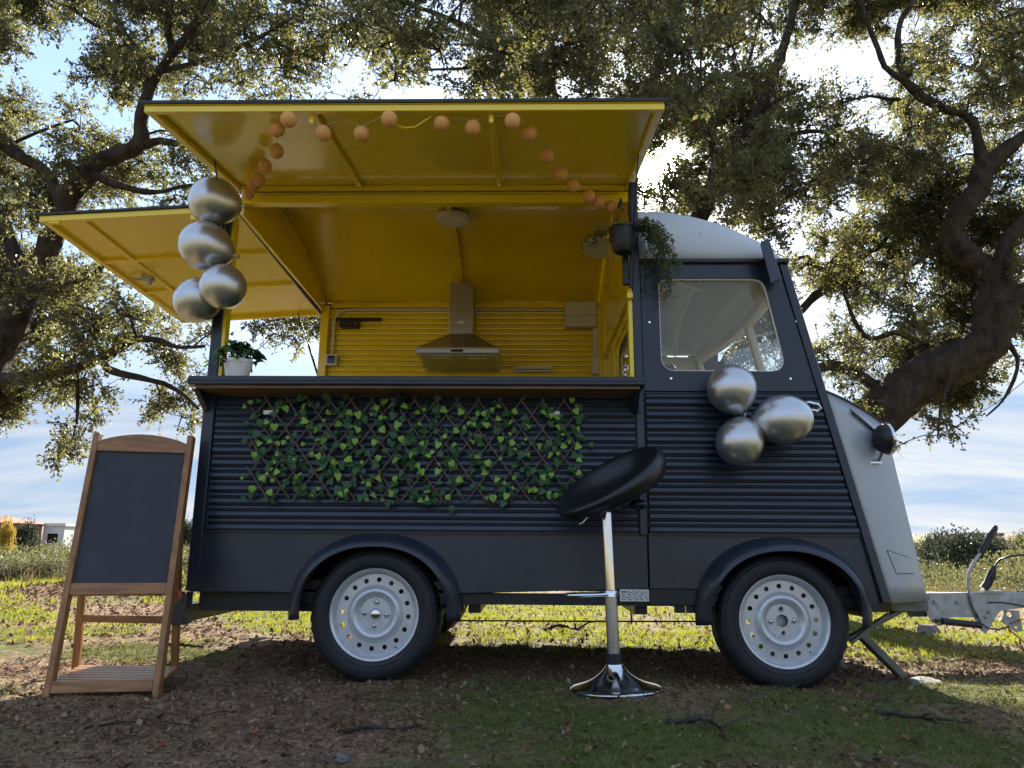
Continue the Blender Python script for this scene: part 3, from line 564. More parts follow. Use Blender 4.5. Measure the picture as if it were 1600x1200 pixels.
BLOBS = {
 'left': [
  (-4.98,1.81,5.73,0.12),(-4.8,2.19,6.04,0.14),(-5.38,3.19,7.03,0.17),(-4.19,2.02,6.04,0.18),(-4.2,2.45,6.17,0.19),(-3.57,2.15,5.92,0.14),(-3.26,2.32,6.19,0.16),(-3.25,3.03,6.59,0.23),
  (-2.39,1.93,5.84,0.15),(-2.22,2.64,6.32,0.19),(-2.18,2.94,6.6,0.26),(-5.81,2.75,5.87,0.17),(-4.84,1.94,5.5,0.21),(-5.28,3.02,6.46,0.33),(-5.08,3.07,6.33,0.36),(-4.33,2.57,5.92,0.22),
  (-3.72,2.33,5.69,0.29),(-3.51,2.45,5.64,0.19),(-3.39,2.91,6.02,0.33),(-3.27,3.02,6.29,0.28),(-2.53,2.53,5.9,0.3),(-1.85,1.81,5.13,0.19),(-4.97,1.82,4.88,0.12),(-4.8,2.12,5.2,0.25),
  (-5.25,3.13,6.2,0.24),(-4.25,3.06,5.66,0.29),(-3.7,2.38,5.19,0.25),(-3.77,3.13,6.07,0.28),(-3.07,2.68,5.63,0.31),(-2.49,2.1,5.12,0.2),(-2.34,2.47,5.49,0.2),(-2.05,2.45,5.37,0.23),
  (-5.8,2.87,5.4,0.2),(-5.61,2.92,5.49,0.22),(-3.66,2.03,4.64,0.17),(-4.17,3.48,5.73,0.27),(-3.41,2.92,5.46,0.3),(-2.59,1.96,4.74,0.22),(-2.81,2.92,5.19,0.14),(-2.32,2.6,5.1,0.33),
  (-2.02,2.68,5.24,0.2),(-5.94,3.05,5.09,0.18),(-5.13,2.59,4.66,0.29),(-4.3,3.53,5.56,0.26),(-5.61,2.89,4.65,0.21),(-5.72,3.65,4.88,0.28),(-4.4,2.81,4.25,0.32),(-4.51,3.73,4.84,0.36),
  (-4.22,3.77,4.79,0.3),(-3.04,2.33,4.13,0.14),(-5.02,2.07,3.72,0.13),(-4.99,2.46,3.65,0.3),(-5.96,4.05,4.88,0.28),(-5.08,3.47,4.32,0.25),(-4.91,3.78,4.36,0.13),(-4.4,3.55,4.4,0.26),
  (-2.88,2.12,3.84,0.17),(-5.51,2.75,3.63,0.16),(-4.37,2.03,3.35,0.18),(-4.19,2.02,3.42,0.21),(-4.47,1.86,2.8,0.23),(-5.51,3.7,3.66,0.31),(-5.29,4.05,3.68,0.3),(-4.05,2.7,3.08,0.17),
  (-4.84,2.06,2.77,0.13),(-5.78,3.84,3.39,0.29),(-4.05,2.17,2.73,0.29),(-3.78,2.24,2.82,0.17),(-4.21,2.96,3.12,0.14),(-3.65,2.56,2.87,0.13),(-6.0,3.89,2.67,0.26),(-5.82,3.89,3.02,0.24),
  (-5.42,3.78,2.89,0.32),(-5.04,3.72,2.91,0.23),(-3.51,2.06,2.37,0.29),(-3.15,2.03,2.44,0.16),(-2.98,3.05,2.6,0.11),(-5.28,2.66,2.44,0.17),(-5.99,4.01,2.36,0.31),(-5.45,3.82,2.62,0.33),
  (-4.14,2.43,2.13,0.19),(-4.07,2.99,2.29,0.33),(-5.96,3.95,1.87,0.14),(-5.48,3.85,2.19,0.27),(-5.35,3.86,2.04,0.29),(-3.38,3.04,1.91,0.1),(-6.01,3.84,1.88,0.21),(-3.81,2.57,1.51,0.14),
  (-6.56,3.3,6.92,0.17),(-6.74,3.81,7.43,0.34),(-5.8,3.36,6.76,0.41),(-6.42,4.42,8.07,0.24),(-5.05,3.43,7.19,0.19),(-4.63,3.38,6.99,0.22),(-3.85,3.25,6.5,0.32),(-4.04,4.26,7.69,0.3),
  (-3.83,4.23,7.67,0.44),(-3.43,4.51,7.93,0.35),(-2.97,4.56,7.78,0.36),(-2.18,3.33,6.81,0.21),(-6.48,3.29,6.3,0.21),(-6.67,4.15,7.14,0.36),(-6.72,4.3,7.28,0.42),(-5.23,3.77,6.9,0.3),
  (-4.68,3.4,6.35,0.29),(-4.47,4.32,7.2,0.37),(-4.03,4.26,7.38,0.3),(-3.33,3.35,6.16,0.33),(-2.77,3.25,6.31,0.26),(-2.54,4.05,7.07,0.29),(-6.5,3.48,6.19,0.23),(-6.5,4.05,6.65,0.44),
  (-6.23,4.04,6.56,0.24),(-4.62,3.81,6.08,0.23),(-4.39,4.55,6.94,0.25),(-3.45,3.24,5.86,0.22),(-3.25,3.34,5.96,0.23),(-2.58,3.32,5.79,0.27),(-2.14,3.34,5.87,0.17),(-6.8,3.93,5.82,0.22),
  (-6.64,4.17,6.11,0.24),(-4.41,3.21,5.43,0.26),(-4.81,4.42,6.44,0.4),(-4.24,3.91,5.97,0.28),(-3.45,3.28,5.5,0.21),(-3.65,4.53,6.29,0.18),(-3.01,4.01,5.76,0.19),(-2.51,3.47,5.38,0.12),
  (-6.74,4.12,5.63,0.24),(-6.07,3.73,5.32,0.22),(-6.27,4.47,5.86,0.38),(-4.9,3.67,5.15,0.27),(-6.18,3.61,4.72,0.25),(-5.84,3.68,4.84,0.37),(-4.95,4.21,4.83,0.41),(-4.72,4.43,5.29,0.32),
  (-3.61,3.24,4.78,0.12),(-6.9,4.41,4.81,0.2),(-6.35,4.27,4.67,0.25),(-5.47,3.79,4.44,0.41),(-5.34,4.21,4.7,0.26),(-4.71,4.17,4.75,0.23),(-3.62,3.9,4.62,0.18),(-6.91,4.42,4.52,0.24),
  (-6.48,4.45,4.34,0.39),(-5.12,3.41,4.09,0.19),(-6.45,3.92,3.58,0.2),(-6.14,3.85,3.64,0.26),(-5.64,3.74,3.65,0.22),(-5.31,3.77,3.42,0.39),(-5.48,4.34,3.79,0.37),(-4.87,4.36,3.55,0.15),
  (-5.89,3.81,3.16,0.38),(-5.92,4.2,3.53,0.26),(-5.22,3.84,3.14,0.38),(-5.44,4.48,3.41,0.24),(-4.21,3.7,3.01,0.2),(-4.21,4.59,3.23,0.14),(-6.19,3.91,2.71,0.17),(-5.67,3.53,2.78,0.31),
  (-5.55,3.92,2.7,0.21),(-4.48,3.31,2.47,0.32),(-4.23,3.45,2.82,0.2),(-4.2,4.16,2.89,0.33),(-3.63,3.71,2.6,0.28),(-3.41,3.82,2.8,0.14),(-6.55,4.31,2.45,0.22),(-5.81,4.09,2.07,0.27),
  (-5.34,4.13,2.27,0.2),(-4.91,4.01,2.32,0.22),(-3.34,3.28,2.03,0.19),(-3.22,3.65,2.28,0.18),(-5.91,3.74,1.93,0.16),(-5.47,3.81,1.93,0.2),(-5.33,3.83,2.15,0.27),(-4.39,3.6,1.89,0.16),
  (-4.29,4.58,2.25,0.19),(-3.65,4.07,1.98,0.14),(-4.48,3.46,1.59,0.18),(-2.62,3.76,2.8,0.09),(-2.97,4.56,3.02,0.08),(-2.52,4.2,2.85,0.09),(-2.58,4.4,2.82,0.08),
 ],
 'right': [
  (2.7,2.94,6.68,0.14),(2.98,2.9,6.64,0.12),(3.57,3.82,7.38,0.25),(4.17,3.52,7.19,0.15),(4.91,3.59,7.18,0.16),(4.32,2.45,5.99,0.31),(5.42,3.51,7.26,0.21),(6.28,3.71,7.23,0.2),
  (3.66,4.53,7.53,0.41),(3.72,3.88,7.08,0.39),(4.31,4.17,7.21,0.39),(4.89,4.2,7.3,0.42),(4.16,2.67,5.92,0.27),(4.36,2.62,5.87,0.28),(5.48,3.37,6.75,0.4),(6.1,3.61,6.71,0.25),
  (5.97,3.2,6.26,0.12),(3.34,4.64,7.12,0.25),(4.4,4.6,7.24,0.36),(4.46,3.78,6.12,0.25),(5.13,3.77,6.54,0.29),(4.86,2.92,5.6,0.26),(4.93,2.48,5.41,0.31),(5.94,3.65,6.24,0.33),
  (3.83,2.54,5.04,0.21),(5.7,3.85,6.32,0.3),(4.84,2.7,5.11,0.31),(5.33,2.72,5.0,0.16),(3.46,5.14,6.44,0.26),(2.94,3.53,5.13,0.26),(4.71,4.45,5.76,0.26),(5.24,4.5,5.82,0.29),
  (4.45,2.79,4.9,0.24),(5.29,3.65,5.65,0.29),(6.23,4.41,5.76,0.43),(6.65,4.47,6.07,0.36),(2.98,3.45,4.94,0.33),(3.52,3.89,5.14,0.23),(4.12,3.59,5.01,0.22),(5.11,4.68,5.67,0.3),
  (5.99,3.89,4.98,0.33),(2.63,3.23,4.35,0.13),(3.19,3.25,4.34,0.34),(3.67,3.58,4.58,0.39),(3.93,3.44,4.45,0.29),(4.16,3.35,4.57,0.22),(5.34,3.27,4.36,0.22),(4.97,2.44,3.86,0.17),
  (2.77,2.91,4.05,0.27),(2.92,3.02,3.87,0.26),(4.79,5.76,5.25,0.41),(4.61,4.55,4.5,0.42),(4.92,4.73,4.77,0.44),(5.23,4.47,4.64,0.43),(5.49,4.18,4.3,0.38),(6.12,4.19,4.59,0.41),
  (5.0,2.69,3.61,0.19),(2.88,3.05,3.46,0.19),(3.44,3.77,3.81,0.21),(4.86,5.58,4.38,0.41),(4.65,4.49,4.24,0.42),(5.33,4.64,4.23,0.33),(5.65,4.66,4.22,0.42),(5.98,4.63,4.18,0.33),
  (6.24,4.5,4.36,0.35),(2.84,3.46,3.41,0.14),(3.06,3.44,3.43,0.24),(3.18,2.69,2.84,0.18),(3.67,3.27,3.16,0.2),(4.88,4.53,3.67,0.32),(5.03,4.41,3.59,0.29),(5.52,4.44,3.51,0.28),
  (5.06,3.1,3.28,0.26),(5.77,3.64,3.43,0.16),(4.12,5.65,4.04,0.41),(3.3,2.62,2.55,0.25),(5.1,4.78,3.3,0.34),(5.37,4.62,3.17,0.26),(5.75,4.64,3.4,0.32),(4.53,2.5,2.57,0.17),
  (2.74,2.89,2.27,0.12),(2.86,2.51,2.29,0.16),(4.24,5.05,2.85,0.4),(4.51,4.79,2.9,0.29),(4.96,4.46,2.73,0.23),(5.5,4.79,2.64,0.14),(4.68,3.01,2.31,0.13),(4.76,2.64,2.39,0.21),
  (3.13,3.38,2.16,0.12),(4.45,4.97,2.48,0.18),(4.88,5.14,2.62,0.31),(5.02,4.87,2.55,0.41),(5.23,4.69,2.41,0.13),(3.34,3.74,2.01,0.13),(4.2,4.93,2.26,0.2),(4.92,5.11,2.26,0.28),
  (4.11,3.49,1.76,0.17),(3.39,4.82,8.47,0.21),(3.79,4.73,8.06,0.32),(4.34,5.06,8.72,0.19),(4.6,4.56,8.2,0.25),(5.38,3.92,7.49,0.15),(6.71,4.65,8.3,0.17),(7.0,4.65,8.02,0.27),
  (3.43,4.73,8.0,0.18),(3.52,4.35,7.59,0.46),(4.17,4.26,7.48,0.41),(4.5,4.35,7.37,0.3),(4.78,4.06,7.16,0.35),(5.33,4.33,7.66,0.24),(5.94,4.53,7.61,0.39),(7.01,5.26,8.53,0.33),
  (6.94,4.67,7.74,0.41),(3.46,5.03,7.44,0.16),(3.62,4.71,7.47,0.29),(4.4,5.08,7.64,0.27),(4.71,4.71,7.39,0.35),(4.84,4.3,7.04,0.45),(5.77,4.93,7.65,0.32),(5.78,4.29,6.86,0.31),
  (5.99,4.17,6.84,0.3),(6.3,4.32,6.79,0.31),(3.63,5.17,7.31,0.22),(3.9,4.39,6.87,0.43),(4.59,4.28,6.17,0.28),(4.73,4.23,6.35,0.27),(5.47,4.35,6.45,0.34),(6.37,5.16,7.21,0.27),
  (6.28,4.19,6.27,0.31),(6.59,4.44,6.51,0.41),(3.3,5.0,6.48,0.21),(3.6,3.95,5.53,0.22),(4.94,5.16,6.3,0.32),(5.53,5.25,6.68,0.26),(5.72,4.64,6.5,0.24),(5.7,4.44,6.02,0.33),
  (5.79,3.99,5.77,0.31),(6.65,4.61,6.02,0.28),(3.1,4.32,5.57,0.14),(3.75,5.23,6.32,0.37),(4.34,4.15,5.27,0.29),(4.98,4.49,5.44,0.29),(5.92,5.11,5.92,0.45),(6.15,4.24,5.6,0.23),
  (7.02,5.15,5.97,0.29),(3.11,4.58,5.17,0.14),(3.5,4.63,5.13,0.38),(3.55,4.1,4.83,0.35),(4.22,4.21,5.06,0.3),(4.97,5.09,5.31,0.26),(4.92,4.31,4.92,0.3),(5.62,5.0,5.34,0.39),
  (6.28,4.54,5.39,0.28),(3.0,3.9,4.4,0.22),(4.33,5.28,5.22,0.29),(4.74,5.41,5.21,0.31),(4.64,4.54,4.65,0.4),(4.73,4.38,4.67,0.25),(5.3,4.34,4.77,0.39),(6.64,5.05,5.06,0.28),
  (3.31,4.8,4.46,0.13),(4.21,5.52,4.61,0.38),(4.35,5.29,4.47,0.34),(4.86,5.39,4.7,0.36),(5.36,5.23,4.59,0.39),(5.29,4.58,4.26,0.37),(5.36,4.2,4.06,0.23),(6.61,5.3,4.83,0.33),
  (6.28,4.47,4.08,0.27),(3.36,5.34,4.08,0.24),(3.93,5.48,4.18,0.28),(4.35,5.83,4.03,0.36),(4.69,5.65,4.44,0.38),(4.85,4.63,3.95,0.32),(5.46,5.06,3.94,0.45),(5.0,3.96,3.6,0.22),
  (6.46,5.23,4.28,0.38),(5.99,4.37,3.82,0.27),(4.2,5.79,4.06,0.29),(4.98,4.62,3.21,0.39),(5.27,4.49,3.24,0.34),(6.02,4.94,3.47,0.23),(6.09,4.43,3.22,0.32),(4.0,5.04,3.19,0.33),
  (4.88,5.23,3.09,0.35),(4.65,4.86,2.98,0.31),(5.35,5.14,3.37,0.35),(5.49,4.67,3.11,0.38),(5.76,4.27,3.13,0.29),(6.29,4.62,3.05,0.22),(3.35,4.44,2.73,0.19),(4.01,5.28,2.79,0.24),
  (4.46,4.8,2.36,0.19),(4.5,4.56,2.86,0.39),(5.07,5.16,2.52,0.4),(5.91,4.77,2.57,0.16),(6.47,5.01,2.76,0.16),(4.17,5.17,2.39,0.17),(4.86,5.01,2.33,0.17),(5.1,4.76,2.41,0.24),
  (4.23,4.01,1.82,0.13),(4.08,4.78,1.76,0.06),(4.22,4.91,1.87,0.06),(3.85,4.17,1.64,0.05),
 ],
 'middle': [
  (-1.13,0.62,4.61,0.14),(-1.33,1.77,5.77,0.14),(-0.76,1.21,5.13,0.12),(-0.43,1.29,5.08,0.15),(-0.42,2.31,6.03,0.22),(0.31,1.13,5.07,0.12),(0.68,1.69,5.48,0.12),(1.76,1.51,5.46,0.16),
  (-1.18,2.07,5.53,0.18),(-0.84,0.35,4.19,0.22),(-0.62,0.61,4.35,0.22),(-0.21,0.38,4.06,0.21),(0.09,1.11,4.87,0.18),(0.17,0.43,4.06,0.22),(0.37,1.39,5.06,0.22),(0.45,0.25,3.85,0.21),
  (1.09,1.96,5.42,0.28),(1.34,0.78,4.61,0.13),(1.37,0.51,4.31,0.22),(2.1,2.27,5.72,0.15),(-1.01,0.21,3.69,0.15),(-0.94,0.91,4.35,0.15),(-0.09,0.67,4.1,0.2),(0.15,0.83,4.33,0.19),
  (0.43,1.29,4.66,0.21),(0.86,1.77,5.02,0.25),(1.07,1.79,4.76,0.29),(1.07,0.46,3.99,0.16),(1.7,1.91,5.1,0.27),(1.54,0.63,4.03,0.13),(-1.36,1.64,4.64,0.13),(-1.25,1.82,4.68,0.21),
  (-0.83,0.8,4.03,0.25),(-0.57,0.78,3.91,0.2),(-0.15,1.19,4.19,0.21),(-0.1,1.38,4.34,0.29),(0.29,0.61,3.82,0.24),(0.53,1.92,4.53,0.2),(0.77,1.33,4.25,0.16),(0.92,0.25,3.49,0.17),
  (1.05,0.3,3.56,0.23),(1.34,0.63,3.8,0.15),(3.0,4.68,6.73,0.25),(-0.87,0.78,3.69,0.09),(-0.37,1.3,4.11,0.19),(-0.02,1.19,3.87,0.14),(0.2,0.65,3.71,0.24),(0.47,1.1,3.77,0.1),
  (0.78,1.07,3.72,0.14),(0.88,0.71,3.66,0.24),(1.02,0.22,3.22,0.12),(1.28,0.37,3.4,0.12),(3.09,5.17,6.46,0.36),(1.0,1.42,3.87,0.17),(2.54,5.1,6.15,0.48),(1.81,1.47,3.71,0.16),
  (0.69,1.23,3.27,0.14),(2.92,5.17,5.65,0.48),(2.98,5.31,5.7,0.4),(1.04,2.22,3.59,0.16),(1.76,1.82,3.47,0.29),(-2.24,3.93,7.59,0.14),(-1.92,4.37,8.21,0.26),(-1.54,4.56,8.21,0.18),
  (-1.2,4.23,7.86,0.24),(-0.53,4.48,8.22,0.17),(0.0,4.1,7.74,0.21),(0.29,2.54,6.15,0.19),(0.96,3.64,7.06,0.43),(0.97,2.6,6.51,0.17),(1.44,2.5,6.29,0.17),(1.95,3.6,7.2,0.23),
  (2.3,3.73,7.32,0.21),(-2.21,4.59,7.62,0.29),(-1.58,3.29,6.51,0.26),(-0.76,3.11,6.43,0.26),(-0.46,2.44,5.8,0.33),(-0.09,4.29,7.16,0.4),(0.28,2.59,5.79,0.22),(0.83,4.01,7.13,0.35),
  (1.25,2.99,6.06,0.34),(1.7,4.03,7.46,0.27),(2.34,3.68,6.78,0.27),(2.22,3.16,6.31,0.39),(-1.56,2.45,5.43,0.21),(-1.87,3.92,6.64,0.25),(-1.21,3.51,6.3,0.36),(-0.55,3.67,6.56,0.38),
  (0.05,3.49,6.27,0.37),(0.23,2.59,5.55,0.23),(0.68,3.38,6.05,0.36),(1.46,3.79,6.54,0.41),(1.69,3.16,5.98,0.33),(1.78,2.97,5.66,0.26),(2.22,3.15,6.03,0.35),(-1.53,4.08,6.19,0.29),
  (-0.49,2.59,5.3,0.26),(-0.19,4.46,6.52,0.45),(0.11,4.29,6.13,0.24),(0.69,3.51,5.91,0.39),(1.22,4.1,6.38,0.43),(1.32,3.02,5.23,0.24),(1.69,2.45,5.21,0.24),(2.3,4.39,6.67,0.26),
  (2.31,3.39,5.49,0.25),(-0.32,2.42,4.72,0.13),(0.08,2.89,5.02,0.15),(0.23,4.53,6.2,0.23),(1.13,4.48,6.12,0.22),(0.92,2.63,4.79,0.13),(1.3,2.55,4.66,0.22),(1.76,3.14,5.04,0.36),
  (3.04,5.12,6.23,0.24),(1.0,2.5,4.35,0.14),(1.31,3.5,5.11,0.2),(2.65,4.94,5.92,0.45),(3.05,5.07,5.68,0.22),(0.96,2.8,4.18,0.19),(2.22,4.98,5.35,0.29),(2.82,5.1,5.35,0.43),
  (2.38,2.83,4.09,0.17),(2.02,5.48,4.95,0.26),(2.2,5.07,5.05,0.25),(1.96,2.62,3.68,0.23),(2.24,2.7,3.6,0.14),(2.34,3.74,4.1,0.17),(2.35,2.95,3.53,0.17),(0.88,3.55,5.3,0.09),
  (0.92,2.87,4.84,0.12),(1.26,2.89,5.0,0.1),(1.58,3.29,5.32,0.12),(2.1,3.64,5.39,0.18),(2.86,4.89,6.33,0.2),(3.26,5.17,6.29,0.28),(1.05,3.57,5.05,0.27),(1.09,3.28,4.89,0.27),
  (1.42,2.84,4.75,0.17),(1.59,2.79,4.78,0.22),(2.42,5.17,5.96,0.31),(3.03,4.97,5.91,0.26),(2.63,3.59,4.83,0.26),(0.89,2.7,4.11,0.19),(1.23,3.63,4.71,0.2),(2.4,4.98,5.5,0.33),
  (2.0,2.84,4.31,0.2),(2.36,3.11,4.28,0.18),(0.83,3.46,4.22,0.1),(0.91,2.87,3.88,0.12),(1.36,2.84,3.91,0.25),(2.12,5.21,5.09,0.25),(2.58,5.3,5.27,0.34),(2.31,2.96,4.18,0.21),
  (2.25,2.73,3.94,0.24),(1.43,3.68,4.21,0.1),(2.1,5.53,4.94,0.13),(1.85,2.73,3.61,0.08),(2.17,2.72,3.55,0.12),(1.42,4.37,6.0,0.11),(1.53,4.11,5.83,0.15),(1.9,4.16,5.84,0.13),
  (2.13,3.88,5.79,0.11),(2.42,3.7,5.76,0.1),(3.0,3.92,5.63,0.14),(0.78,3.96,5.45,0.16),(0.93,4.07,5.41,0.26),(1.3,4.4,5.67,0.26),(1.92,4.13,5.46,0.22),(2.7,4.91,6.17,0.28),
  (2.89,5.26,6.02,0.21),(0.93,4.56,5.45,0.17),(1.02,3.79,5.03,0.24),(1.35,4.0,5.04,0.23),(1.72,4.48,5.61,0.26),(2.05,4.12,5.28,0.22),(2.66,5.22,5.71,0.26),(3.09,4.8,5.36,0.28),
  (1.04,4.38,4.95,0.15),(1.53,4.78,5.05,0.32),(1.68,4.02,4.54,0.23),(2.61,5.35,5.32,0.24),(2.53,3.92,4.74,0.2),(2.82,4.32,5.03,0.25),(1.16,4.46,4.66,0.13),(1.31,3.94,4.38,0.15),
  (2.18,5.44,5.11,0.18),(2.22,4.11,4.48,0.18),(2.65,5.31,4.9,0.25),(2.7,4.16,4.32,0.22),(2.33,5.3,4.81,0.13),(2.8,4.61,4.34,0.14),(1.29,3.76,3.8,0.18),(1.55,4.98,4.1,0.2),
  (1.73,4.45,3.7,0.28),(2.07,4.65,3.81,0.24),(2.42,4.01,3.43,0.33),(1.35,4.09,3.03,0.17),(1.9,5.13,3.43,0.33),(2.68,4.69,3.17,0.36),(2.85,4.55,3.18,0.3),(1.94,5.0,3.18,0.25),
  (2.49,4.42,2.74,0.27),(2.64,4.04,2.56,0.25),(-3.73,3.54,5.27,0.15),(-3.11,4.58,5.7,0.19),(-2.08,3.02,4.82,0.18),(-1.7,3.45,5.19,0.2),(-1.41,3.55,4.95,0.24),(-0.14,3.77,4.99,0.35),
  (-3.62,3.37,4.14,0.26),(-3.06,3.36,4.36,0.34),(-2.53,3.3,4.35,0.25),(-2.46,4.43,4.9,0.24),(-1.79,4.17,4.98,0.35),(-0.99,3.95,4.78,0.27),(-0.54,3.16,4.32,0.33),(-0.09,3.98,4.58,0.22),
  (0.4,4.46,4.52,0.38),(0.97,3.27,4.08,0.19),(-3.54,3.65,4.12,0.21),(-2.98,3.14,3.87,0.29),(-2.73,3.99,3.75,0.37),(-2.26,4.4,4.38,0.27),(-1.52,3.59,3.88,0.33),(-0.73,4.6,4.24,0.4),
  (0.02,4.2,4.07,0.26),(0.2,3.22,3.95,0.22),(0.81,3.31,3.76,0.29),(-3.1,4.29,3.65,0.29),(-2.38,4.1,3.17,0.36),(-0.86,4.55,3.73,0.35),(0.04,4.42,3.55,0.3),(0.73,3.02,2.96,0.26),
  (-2.53,3.29,2.78,0.18),(-2.54,4.51,3.4,0.36),(-1.57,3.02,2.46,0.25),(-1.14,3.29,2.68,0.25),(-0.4,4.55,3.17,0.38),(-0.08,3.75,2.9,0.33),(0.8,3.68,2.88,0.28),(-0.81,3.78,2.57,0.12),
  (0.26,3.63,2.5,0.18),(0.86,3.15,2.27,0.14),
 ],
}

CAM_P = np.array([0, -3.6, .65]); SD = np.array(SUN_DIR)
def oak(key, label, base, tau=1.0, seed=1, leaf=(.037, .021)):
    r = np.random.default_rng(seed); limbs = LIMBS[key]; blobs = np.array(BLOBS[key])
    root = empty('oak_tree', base); tag(root, label, 'tree', 'holm oaks around the clearing')
    rel = lambda V: np.asarray(V) - np.array(base)
    mb = MB(); nodes = []
    random.seed(seed)
    for li, limb in enumerate(limbs):
        pts = [Vector(p[:3]) for p in limb]; rad = [p[3] for p in limb]; P, Q = [], []
        for i in range(len(pts) - 1):         # smooth through the points
            p0, p1, p2, p3 = pts[max(i - 1, 0)], pts[i], pts[i + 1], pts[min(i + 2, len(pts) - 1)]
            m = max(2, int((p2 - p1).length / max(.09, rad[i] * .55)))
            for k in range(m):
                s = k / m; q = .5 * ((2 * p1) + (p2 - p0) * s + (2 * p0 - 5 * p1 + 4 * p2 - p3) * s * s + (3 * p1 - p0 - 3 * p2 + p3) * s ** 3)
                w = rad[i] * (1 - s) + rad[i + 1] * s
                P.append(q + Vector((random.gauss(0, 1), random.gauss(0, 1), random.gauss(0, 1))) * w * .10); Q.append(w * random.uniform(.88, 1.13))
        P.append(pts[-1]); Q.append(rad[-1]); nodes += [(p.x, p.y, p.z, q) for p, q in zip(P, Q) if p.z > 1.2]
        mb.tube([p - Vector(base) for p in P], Q, 18 if rad[0] > .12 else 9, noise=.09)
    mb.build('trunk', M['bark'], root, smooth=80)
    nodes = np.array(nodes)
    # boughs from the limbs out to every clump
    order = np.argsort([np.min(np.linalg.norm(nodes[:, :3] - b[:3], axis=1)) for b in blobs])
    tree_nodes = [tuple(n) for n in nodes]; arr = nodes.copy()
    for bi in order:
        b = blobs[bi]; d = np.linalg.norm(arr[:, :3] - b[:3], axis=1) + 1.2 * np.maximum(0, arr[:, 2] - b[2]) * .3
        k = int(np.argmin(d)); a = Vector(arr[k, :3]); e = Vector(b[:3]); L = (e - a).length
        if L < .05: continue
        bend = Vector((random.gauss(0, .13), random.gauss(0, .13), random.uniform(-.05, .22))) * L; seg = max(3, min(9, int(L / .16))); pts, new = [], []
        for s in range(seg + 1):
            f = s / seg; q = a.lerp(e, f) + bend * math.sin(math.pi * f) + Vector((random.gauss(0, 1), random.gauss(0, 1), random.gauss(0, 1))) * .022 * L * (0 < s < seg); pts.append(q)
        r0 = min(arr[k, 3] * .6, .010 + .013 * L); r1 = max(.005, r0 * .4)
        MB().tube([p - Vector(base) for p in pts], [r0 + (r1 - r0) * s / seg for s in range(seg + 1)], 5, noise=.12).build('bough', M['bark'], root, smooth=80)
        arr = np.concatenate([arr, np.array([(p.x, p.y, p.z, r0 + (r1 - r0) * s / seg) for s, p in enumerate(pts)][1:])])
    # sprigs of leaves
    fm = 1.0
    cs, ax, ta, tb, ra = [], [], [], [], []
    for b in blobs:
        c, rad = b[:3], b[3]; dist = np.linalg.norm(c - CAM_P); n = int(tau * math.pi * rad ** 2 / (leaf[0] * leaf[1] * .24) / 12 * r.uniform(.7, 1.25)); n = max(6, n)
        # clumps inside the clump
        nc = max(3, int(5 + rad * 12)); cc = c + unit(r.normal(0, 1, (nc, 3))) * rad * (r.random((nc, 1)) ** .5) * np.array([1, 1, .8])
        w = r.integers(0, nc, n); st = cc[w] + r.normal(0, rad * .17, (n, 3)); out = unit(st - c + 1e-6)
        di = unit(out * .55 + r.normal(0, .55, (n, 3)) + np.array([0, 0, -.12])); ln = r.uniform(.09, .20, n)
        ta.append(st); tb.append(st + di * ln[:, None]); ra.append(np.full(n, .0030))
        ta.append(np.repeat(c[None], nc, 0)); tb.append(cc); ra.append(np.full(nc, .008))
        pick = r.random(n) < .7; ta.append(cc[w][pick]); tb.append(st[pick]); ra.append(np.full(pick.sum(), .0045))
        k = 12; f = np.tile(np.linspace(.08, 1.0, k), n)
        cs.append(np.repeat(st, k, 0) + np.repeat(di * ln[:, None], k, 0) * f[:, None] + r.normal(0, .012, (n * k, 3)))
        ax.append(unit(np.repeat(di, k, 0) * .5 + r.normal(0, .6, (n * k, 3))))
    c = np.concatenate(cs); a = np.concatenate(ax)
    keep = np.ones(len(c), bool)
    ray = unit(c - CAM_P); keep &= (ray @ SD) < math.cos(R(1.0))                         # the gap through which the sun is seen
    # open crown on the side of the sun: the turf behind the trailer lies in sunlight
    sh = c - SD * ((c[:, 2] - .05) / SD[2])[:, None]
    inlit = (sh[:, 1] > 1.2) & (sh[:, 1] < 8.5) & (np.abs(sh[:, 0]) < 7.5)
    keep &= ~(inlit & (r.random(len(c)) < .60))
    c, a = c[keep], a[keep]; n = len(c); L = leaf[0] * r.uniform(.6, 1.3, n)
    V, T = leaf_arrays(rel(c), a, L, L * r.uniform(.45, .7, n), r)
    np_mesh('crown', V, T, M['oak_leaf'], root)
    ta, tb, ra = np.concatenate(ta), np.concatenate(tb), np.concatenate(ra)
    k2 = (unit(tb - CAM_P) @ SD) < math.cos(R(1.0)); ta, tb, ra = ta[k2], tb[k2], ra[k2]
    V, T = prism_arrays(rel(ta), rel(tb), ra, ra * .5); np_mesh('twigs', V, T, M['twig'], root)
    print('oak', key, n, len(ta)); return root
oak('left', 'gnarled holm oak with a forked dark limb rising behind the tall chalkboard', (-5.4, 0.35, 0.0), .95, 3)
oak('right', 'leaning holm oak with a thick bent trunk rising behind the trailer nose', (3.2, 0.95, 0.0), .88, 4)
oak('middle', 'tall holm oak spreading over the raised yellow flap behind the trailer', (1.5, 1.6, 0.0), .88, 5)

